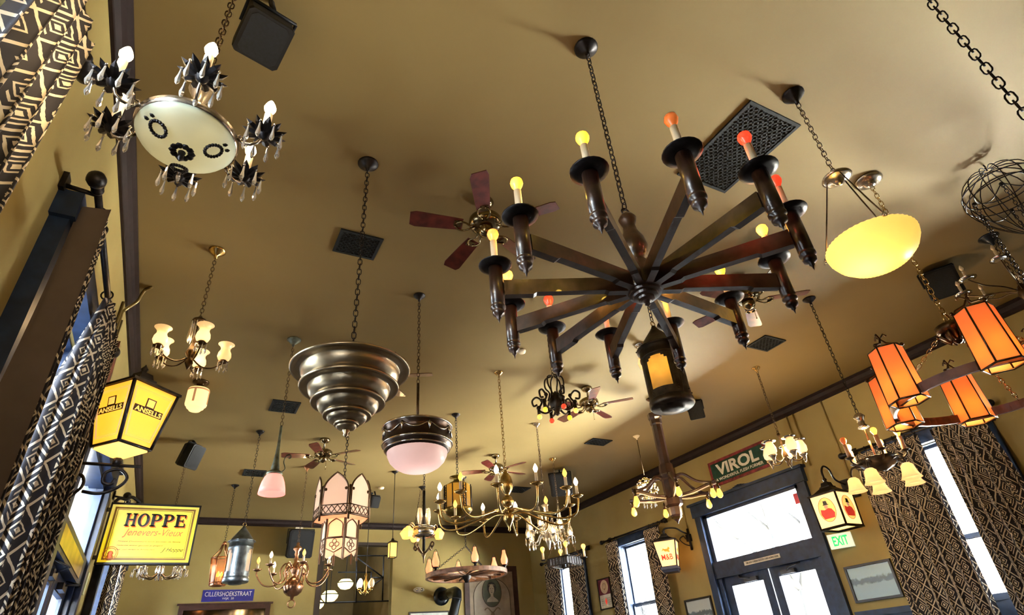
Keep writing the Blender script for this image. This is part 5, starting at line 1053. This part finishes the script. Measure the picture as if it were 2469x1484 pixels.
# conduits and junction boxes
PIPE = mat('painted_conduit', (.24, .18, .055), .5, .2); YPIPE = mat('brassy_conduit', (.22, .165, .06), .35, .5)
for y, z0, z1, lb in ((4.97, 2.94, 4.262, 'thin painted conduit running down to the lantern junction box'), (5.50, 3.43, 4.262, 'thin painted conduit ending beside the door frame top'), (8.36, 3.02, 4.262, 'thin painted conduit beside the bracket lantern'), (5.62, 3.46, 4.262, 'short painted conduit right above door corner')):
    o = P(None, 'wall_conduit', M().cyl((XR-.014, y, z0), (XR-.014, y, z1), .012, n=8), PIPE); tag(o, lb, 'conduit', 'right wall conduits')
for y, z_, lb in ((4.97, 2.88, 'black junction box right of the red figure lantern'), (8.36, 2.96, 'black junction box beside bracket lantern')):
    o = P(None, 'junction_box', M().bb(XR-.06, XR, y-.045, y+.045, z_-.06, z_+.06), BLACKP); tag(o, lb, 'electrical box')
for i, (y, top, lb) in enumerate(((5.36, 4.18, 'left brassy conduit rising on the left wall'), (5.56, 4.1, 'right brassy conduit rising on the left wall'))):
    o = P(None, 'wall_conduit', M().cyl((XL+.014, y, 3.30), (XL+.014, y, top), .013, n=8), YPIPE); tag(o, lb, 'conduit')
o = P(None, 'bent_conduit', M().tube(curve([(XL+.014, 5.46, 3.30), (XL+.014, 5.46, 4.05), (XL+.03, 5.46, 4.16), (XL+.10, 5.45, 4.26), (XL+.115, 5.44, 4.33), (XL+.135, 5.43, CEIL-.014), (XL+.19, 5.36, CEIL-.014)], 4), .014, 8), YPIPE); tag(o, 'brassy conduit bending over dark crown moulding onto ceiling', 'conduit')
o = P(None, 'junction_box', M().bb(XL, XL+.07, 5.30, 5.44, 3.62, 3.74), BLACKP); tag(o, 'dark junction box clasping conduits beside left curtain', 'electrical box')
o = P(None, 'carved_wood_panel', M().slab([(XL+.001, 5.62, 3.2), (XL+.001, 5.92, 3.2), (XL+.001, 5.86, 3.7), (XL+.001, 5.74, 3.98), (XL+.001, 5.66, 3.7)], .03, (1, 0, 0)), mat('red_brown_carved_wood', (.19, .055, .030), .5, 0, .5, 9, .3)); tag(o, 'pointed reddish carved wooden panel behind yellow pub lantern', 'wall decoration')
o = P(None, 'wall_conduit', M().cyl((XL+.014, 8.32, 1.5), (XL+.014, 8.32, 4.262), .014, n=8), YPIPE); tag(o, 'pale conduit running beside left door frame', 'conduit')
o = P(None, 'wall_switch', M().bb(XL+.028, XL+.05, 8.27, 8.37, 2.18, 2.40), mat('pale_green_plate', (.55, .62, .42), .4)); tag(o, 'pale green plate on conduit beside left door', 'wall plate')
# ================================================================== PICTURES
def photo_mat(name, sky, gnd, dark, sc=6):
    m = mat(name, sky, .25, 0, .1, sc, coat=.3); N = m.node_tree.nodes; L = m.node_tree.links; b = N['Principled BSDF']; tc = N.new('ShaderNodeTexCoord'); s = N.new('ShaderNodeSeparateXYZ'); L.new(tc.outputs['Object'], s.inputs[0])
    no = N.new('ShaderNodeTexNoise'); no.inputs['Scale'].default_value = sc*2.5; no.inputs['Detail'].default_value = 8; L.new(tc.outputs['Object'], no.inputs['Vector'])
    ad = N.new('ShaderNodeMath'); ad.operation = 'MULTIPLY_ADD'; L.new(no.outputs['Fac'], ad.inputs[0]); ad.inputs[1].default_value = .10; L.new(s.outputs[2], ad.inputs[2])
    mr = N.new('ShaderNodeMapRange'); mr.inputs[1].default_value = -.12; mr.inputs[2].default_value = .26; L.new(ad.outputs[0], mr.inputs[0]); rp = N.new('ShaderNodeValToRGB'); e = rp.color_ramp.elements
    e[0].color = (*gnd, 1); e[1].color = (*sky, 1); e.new(.38).color = (*gnd, 1); e.new(.44).color = (*dark, 1); e.new(.56).color = (*dark, 1); e.new(.62).color = (*sky, 1)
    L.new(mr.outputs[0], rp.inputs[0]); L.new(rp.outputs[0], b.inputs['Base Color']); return m
def picture(name, label, loc, yaw, w, h, fw, fm, pm, depth=.03):
    r = thing(name, label, 'picture', loc, yaw); f = M()
    f.bb(-w/2, w/2, -depth, 0, h/2-fw, h/2); f.bb(-w/2, w/2, -depth, 0, -h/2, -h/2+fw); f.bb(-w/2, -w/2+fw, -depth, 0, -h/2+fw, h/2-fw); f.bb(w/2-fw, w/2, -depth, 0, -h/2+fw, h/2-fw)
    P(r, 'frame', f, fm); P(r, 'print', M().bb(-w/2+fw, w/2-fw, -.012, -.004, -h/2+fw, h/2-fw), pm); return r
PHO = photo_mat('faded_street_photo', (.38, .60, .80), (.30, .46, .60), (.08, .13, .18))
picture('framed_photo', 'black framed faded blue town photograph below exit sign', (XR, 5.215, 1.775), -PI/2, .68, .45, .03, BLK, PHO)
picture('framed_photo', 'small black framed faded photograph left of the doors', (XR, 8.51, 1.72), -PI/2, .66, .52, .03, BLK, photo_mat('grey_photo', (.45, .52, .56), (.30, .36, .4), (.1, .13, .15), 9))
picture('framed_photo', 'dark framed picture at floorward corner of right wall', (XR, 13.75, 1.95), -PI/2, .6, .6, .03, BLK, PHO)
r = picture('maroon_poster', 'narrow maroon poster with cream oval between two right windows', (XR, 11.2, 2.4), -PI/2, .46, .60, .02, BLK, WHTP)
P(r, 'maroon_field', M().bb(-.21, .21, -.0145, -.0125, -.02, .28), mat('maroon_print', (.16, .02, .05), .4)); P(r, 'oval', M().slab([(.14*math.cos(2*PI*i/20), -.015, .13+.135*math.sin(2*PI*i/20)) for i in range(20)], .001), mat('cream_print', (.68, .52, .36), .5))
P(r, 'oval_ornament', M().tube([(.07*math.cos(2*PI*i/14), -.017, .14+.06*math.sin(2*PI*i/14)) for i in range(14)], .004, 4, True).ball((0, -.017, .08), .02, 6, (1, .2, 1)), mat('tan_print', (.45, .28, .16), .5)); P(r, 'red_emblem', M().slab([(0, -.013, -.08), (.04, -.013, -.15), (0, -.013, -.23), (-.04, -.013, -.15)], .001), REDINK)
ln = M()
for i in range(4): ln.bb(-.17, -.06, -.0135, -.012, -.10-.04*i, -.094-.04*i); ln.bb(.06, .17, -.0135, -.012, -.10-.04*i, -.094-.04*i)
P(r, 'printed_lines', ln, mat('grey_print', (.3, .3, .32), .5))
picture('white_framed_print', 'pale framed print low on back wall beside stovepipe', (5.4, YB, 2.12), 0, 1.0, .70, .03, BLK, mat('pale_print', (.62, .66, .64), .4))
BRF = mat('dark_oxblood_frame', (.040, .014, .012), .4, 0, .2, 8)
r = picture('portrait_poster', 'large framed beige poster with oval portrait of a dark haired woman', (7.045, YB, 2.55), 0, 1.48, 1.80, .13, BRF, mat('aged_poster_paper', (.27, .21, .155), .6, 0, .15, 5))
el = lambda a, b, x0, z0, n=26, y=-.0135: [(x0+a*math.cos(2*PI*i/n), y, z0+b*math.sin(2*PI*i/n)) for i in range(n)]
P(r, 'arched_panel', M().slab([(-.5, -.0125, -.75), (.5, -.0125, -.75), (.5, -.0125, .2)]+[(.5*math.cos(PI*i/14), -.0125, .2+.42*math.sin(PI*i/14)) for i in range(15)]+[(-.5, -.0125, .2)], .001), mat('arched_paper', (.36, .31, .25), .6, 0, .12, 4))
P(r, 'arch_line', M().tube([(-.5, -.014, -.75), (-.5, -.014, .2)]+[(-.5*math.cos(PI*i/14), -.014, .2+.42*math.sin(PI*i/14)) for i in range(15)]+[(.5, -.014, -.75)], .009, 4), mat('ink_brown', (.06, .045, .03), .6))
P(r, 'oval_medallion', M().slab(el(.26, .33, 0, .30), .001), mat('olive_print', (.055, .06, .025), .5)); P(r, 'medallion_rim', M().tube(el(.26, .33, 0, .30, 30, -.015), .012, 4, True), MATS['ink_brown'])
SK = mat('sepia_skin', (.42, .36, .27), .6); HR = mat('sepia_dark', (.015, .014, .012), .6)
P(r, 'hair', M().slab(el(.125, .14, .0, .40, 20, -.0155), .001), HR); P(r, 'face', M().slab(el(.075, .115, -.005, .355, 18, -.017), .001), SK); P(r, 'neck_and_shoulders', M().slab([(-.035, -.0165, .27), (.035, -.0165, .27), (.04, -.0165, .20), (.16, -.0165, .12), (.17, -.0165, .08), (-.15, -.0165, .08), (-.13, -.0165, .14), (-.04, -.0165, .20)], .001), SK)
P(r, 'facial_features', M().bb(-.05, -.02, -.019, -.018, .372, .382).bb(.012, .042, -.019, -.018, .372, .382).bb(-.012, .004, -.019, -.018, .325, .333).bb(-.028, .018, -.019, -.018, .290, .302), HR); P(r, 'hair_band', M().tube([(-.08, -.018, .46), (0, -.018, .475), (.08, -.018, .455)], .012, 4), SK)
P(r, 'lower_ornament', M().tube([(x_*.1, -.015, -.10-.05*math.cos(x_*2.2)) for x_ in [i*.35-2.1 for i in range(13)]], .016, 4).ball((0, -.015, -.2), .05, 8, (1, .1, 1.4)), mat('ornament_tan', (.20, .15, .09), .6))
# back wall furniture
r = thing('wall_mirror', 'wide dark framed mirror low on the back wall under street sign', 'mirror', (1.015, YB, 2.1)); f = M(); w, h = 1.70, 1.24
for a, b, c, d in ((-w/2, w/2, h/2-.09, h/2), (-w/2, w/2, -h/2, -h/2+.09), (-w/2, -w/2+.09, -h/2+.09, h/2-.09), (w/2-.09, w/2, -h/2+.09, h/2-.09)): f.bb(a, b, -.06, 0, c, d)
P(r, 'frame', f, BRF); P(r, 'mirror_glass', M().bb(-w/2+.09, w/2-.09, -.02, -.01, -h/2+.09, h/2-.09), mat('dark_mirror', (.10, .09, .08), .08, 1.)); P(r, 'cornice', M().bb(-w/2-.04, w/2+.04, -.08, 0, h/2, h/2+.03), BRF)
r = thing('emergency_light', 'white oval emergency light fitting on back wall', 'emergency light', (5.13, YB, 2.93)); P(r, 'housing', M().ball((0, -.02, 0), .14, 16, (1, .25, .42)), WHTP)
for s_ in (-1, 1): P(r, 'lamp_head', M().ball((s_*.06, -.055, .0), .035, 10, (1, .6, 1)), NICKEL)
r = thing('stovepipe', 'thick black stovepipe elbowing out of the back wall', 'stovepipe', (5.70, YB-.01, 2.78)); SP = mat('stove_black', (.012, .018, .026), .28, .5, .2, 8)
P(r, 'wall_flange', M().join(M().lathe([(0, 0), (.20, 0), (.20, .03), (.12, .05), (0, .05)], 24), Matrix.Rotation(PI/2, 4, 'X')), SP)
P(r, 'pipe', M().tube([(0, 0, 0), (0, -.5, 0), (0, -.85, .0), (-.02, -1.0, -.05), (-.05, -1.06, -.16), (-.12, -1.06, -.4), (-.3, -1.06, -1.0), (-.34, -1.06, -2.7)], .105, 18), SP); P(r, 'seam_band', M().tube([(-.05, -1.06, -.16), (-.06, -1.06, -.20)], .11, 18).tube([(0, -.5, 0), (0, -.54, 0)], .11, 18), SP)
# ================================================================== ROOM BEYOND THE OPENING
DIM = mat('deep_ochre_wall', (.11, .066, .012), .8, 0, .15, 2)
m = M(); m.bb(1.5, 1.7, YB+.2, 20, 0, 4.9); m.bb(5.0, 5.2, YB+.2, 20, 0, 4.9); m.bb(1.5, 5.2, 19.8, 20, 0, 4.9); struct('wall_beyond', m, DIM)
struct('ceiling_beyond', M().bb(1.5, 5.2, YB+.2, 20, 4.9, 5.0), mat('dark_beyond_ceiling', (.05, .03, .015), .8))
m = M().bb(OPX0-.02, OPX0+.10, YB-.01, YB+.21, 0, OPZ); m.bb(OPX0, OPX1, YB-.01, YB+.21, OPZ-.04, OPZ+.02); struct('trim_6', m, mat('opening_dark_lining', (.02, .012, .01), .5))
r = thing('stair_railing', 'black metal landing railing with diagonal braces seen through opening', 'railing', (3.6, 16.2, 2.6))
def yp(px): p = onY(px, 16.2); return (p.x-3.6, 0, p.z-2.6)
for nm, pts in (('rail', [(752, 1341), (950, 1341)]), ('rail', [(752, 1455), (945, 1450)]), ('post', [(925, 1341), (922, 1450)]), ('brace', [(860, 1345), (924, 1394)]), ('brace', [(924, 1394), (903, 1410)]), ('rail', [(815, 1381), (895, 1381)]), ('rail', [(895, 1394), (925, 1394)]), ('post', [(895, 1381), (894, 1410)]), ('post', [(860, 1341), (858, 1455)]), ('post', [(790, 1341), (786, 1455)])): P(r, nm, M().tube([yp(p) for p in pts], .022, 4), IRON)
P(r, 'landing', M().bb(-1.2, 1.4, -.1, 1.2, -.35, -.25), BRF); P(r, 'landing_support', M().bb(.2, .35, 0, .12, -2.6, -.3).bb(-1.0, -.85, 0, .12, -2.6, -.3), BRF)
GLOW = shade('yellow_bowl_glass', (.95, .88, .5), .5, 1.6, (1, .86, .36))
for px, Y_, rr_, lb in (((833, 1408), 16.8, .20, 'glowing bowl pendant with leaf rim seen through opening'), ((795, 1437), 17.4, .22, 'glowing cream bowl lamp in the middle beyond opening'), ((765, 1458), 16.4, .16, 'lowest glowing bowl lamp at left of the opening')):
    p = onY(px, Y_); r = thing('bowl_pendant', lb, 'pendant lamp', (p.x, Y_, 4.9)); z_ = p.z-4.9
    P(r, 'rod', M().cyl((0, 0, 0), (0, 0, z_+.1), .01, n=6), IRON); P(r, 'bowl', M().lathe([(0, rr_*.55), (rr_*.6, rr_*.5), (rr_, rr_*.1), (rr_, -.01), (rr_*.92, -rr_*.3), (rr_*.6, -rr_*.62), (0, -rr_*.75)], 28, (0, 0, z_)), GLOW); P(r, 'metal_band', M().ring(rr_*1.01, .012, (0, 0, z_+.02), 28, 5), IRON); lamp(r, (0, 0, z_-.35), 1.5, (1, .75, .3))
# ================================================================== OUTSIDE
BARK = mat('bare_tree_bark', (.005, .005, .006), .9)
def tree(x, y, h, label, seed):
    rnd = random.Random(seed); m = M()
    def br(p, d, l, r_, k):
        q = p+d*l; m.tube([p, p+d*l*.5+Vector((rnd.uniform(-1, 1), rnd.uniform(-1, 1), 0))*l*.05, q], [r_, r_*.85, r_*.7], 5)
        if k == 0: return
        for _ in range(3 if k > 1 else 2): br(q, (d+Vector((rnd.uniform(-.8, .8), rnd.uniform(-.8, .8), rnd.uniform(-.1, .5)))).normalized(), l*rnd.uniform(.6, .8), r_*.6, k-1)
    br(Vector((0, 0, 0)), Vector((0, 0, 1)), h*.32, h*.016, 5)
    o = P(None, 'bare_tree', m, BARK, (x, y, -.12)); tag(o, label, 'tree')
tree(13.5, 10.4, 7.5, 'bare winter tree outside the glass double doors', 3); tree(16, 19.5, 8, 'bare winter tree outside the far right window', 5)
TEAL = mat('teal_pane', (.008, .028, .034), .2); pm = M().bb(-.04, 0, -.55, .55, 0, 1.5).mesh('pane', TEAL)
def building(x, y0, y1, h, col, label, n, rows):
    r = thing('street_building', label, 'building', (x, (y0+y1)/2, -.12)); L_ = (y1-y0)/2; P(r, 'facade', M().bb(0, 3, -L_, L_, -.2, h), mat('facade_'+str(int(y1)), col, .8)); P(r, 'cornice', M().bb(-.2, 3, -L_-.05, L_+.05, h, h+.2), mat('facade_'+str(int(y1))))
    for i in range(n):
        for j in range(rows): put('pane', pm, r, (0, -L_+2*L_*(i+.5)/n, 1.2+2.6*j))
building(24, 18, 36, 6.3, (.6, .58, .55), 'pale building with teal panes outside the second right window', 6, 2)
building(26, -38, -3, 4.4, (.35, .30, .26), 'long brown low building added across the street to block horizon light', 12, 1)  # added row keeps the horizon glow off walls and far ceiling
building(26, -2.5, 17.5, 4.4, (.42, .40, .38), 'grey low building added facing the doors to cut horizon light', 7, 1)  # second added block of the horizon-blocking row
r = thing('street_lamp_post', 'three-globe lamp post outside the right door leaf', 'lamp post', (13.4, 8.2, -.12)); P(r, 'post', M().lathe([(0, 0), (.14, 0), (.1, .3), (.06, .5), (.05, 2.3), (0, 2.4)], 12), BARK)
for s_ in (-1, 0, 1): P(r, 'globe_arm', M().tube([(0, 0, 2.1), (0, s_*.4, 2.05), (0, s_*.4, 2.35+.15*(s_ == 0))], .03, 5), BARK); P(r, 'globe', M().ball((0, s_*.4, 2.5+.15*(s_ == 0)), .16, 12), mat('lamp_globe', (.4, .45, .45), .4))
r = thing('brick_pier', 'pinkish painted pier outside the left transom', 'pillar', (-2.2, 8.9, -.12)); P(r, 'shaft', M().bb(-.35, .35, -.5, .5, 0, 5), mat('pink_grey_masonry', (.030, .017, .020), .8)); P(r, 'plinth', M().bb(-.42, .42, -.57, .57, 0, .5), mat('pink_grey_masonry'))
m = M().bb(-9, -7, -25, 45, -.3, 3.6); m.bb(-9, -6.8, -25, 45, 3.5, 3.8); struct('wall_neighbour', m, mat('pale_bounce_facade', (.78, .80, .84), .8))  # neighbour facade lengthened and paled to steer daylight through the left windows
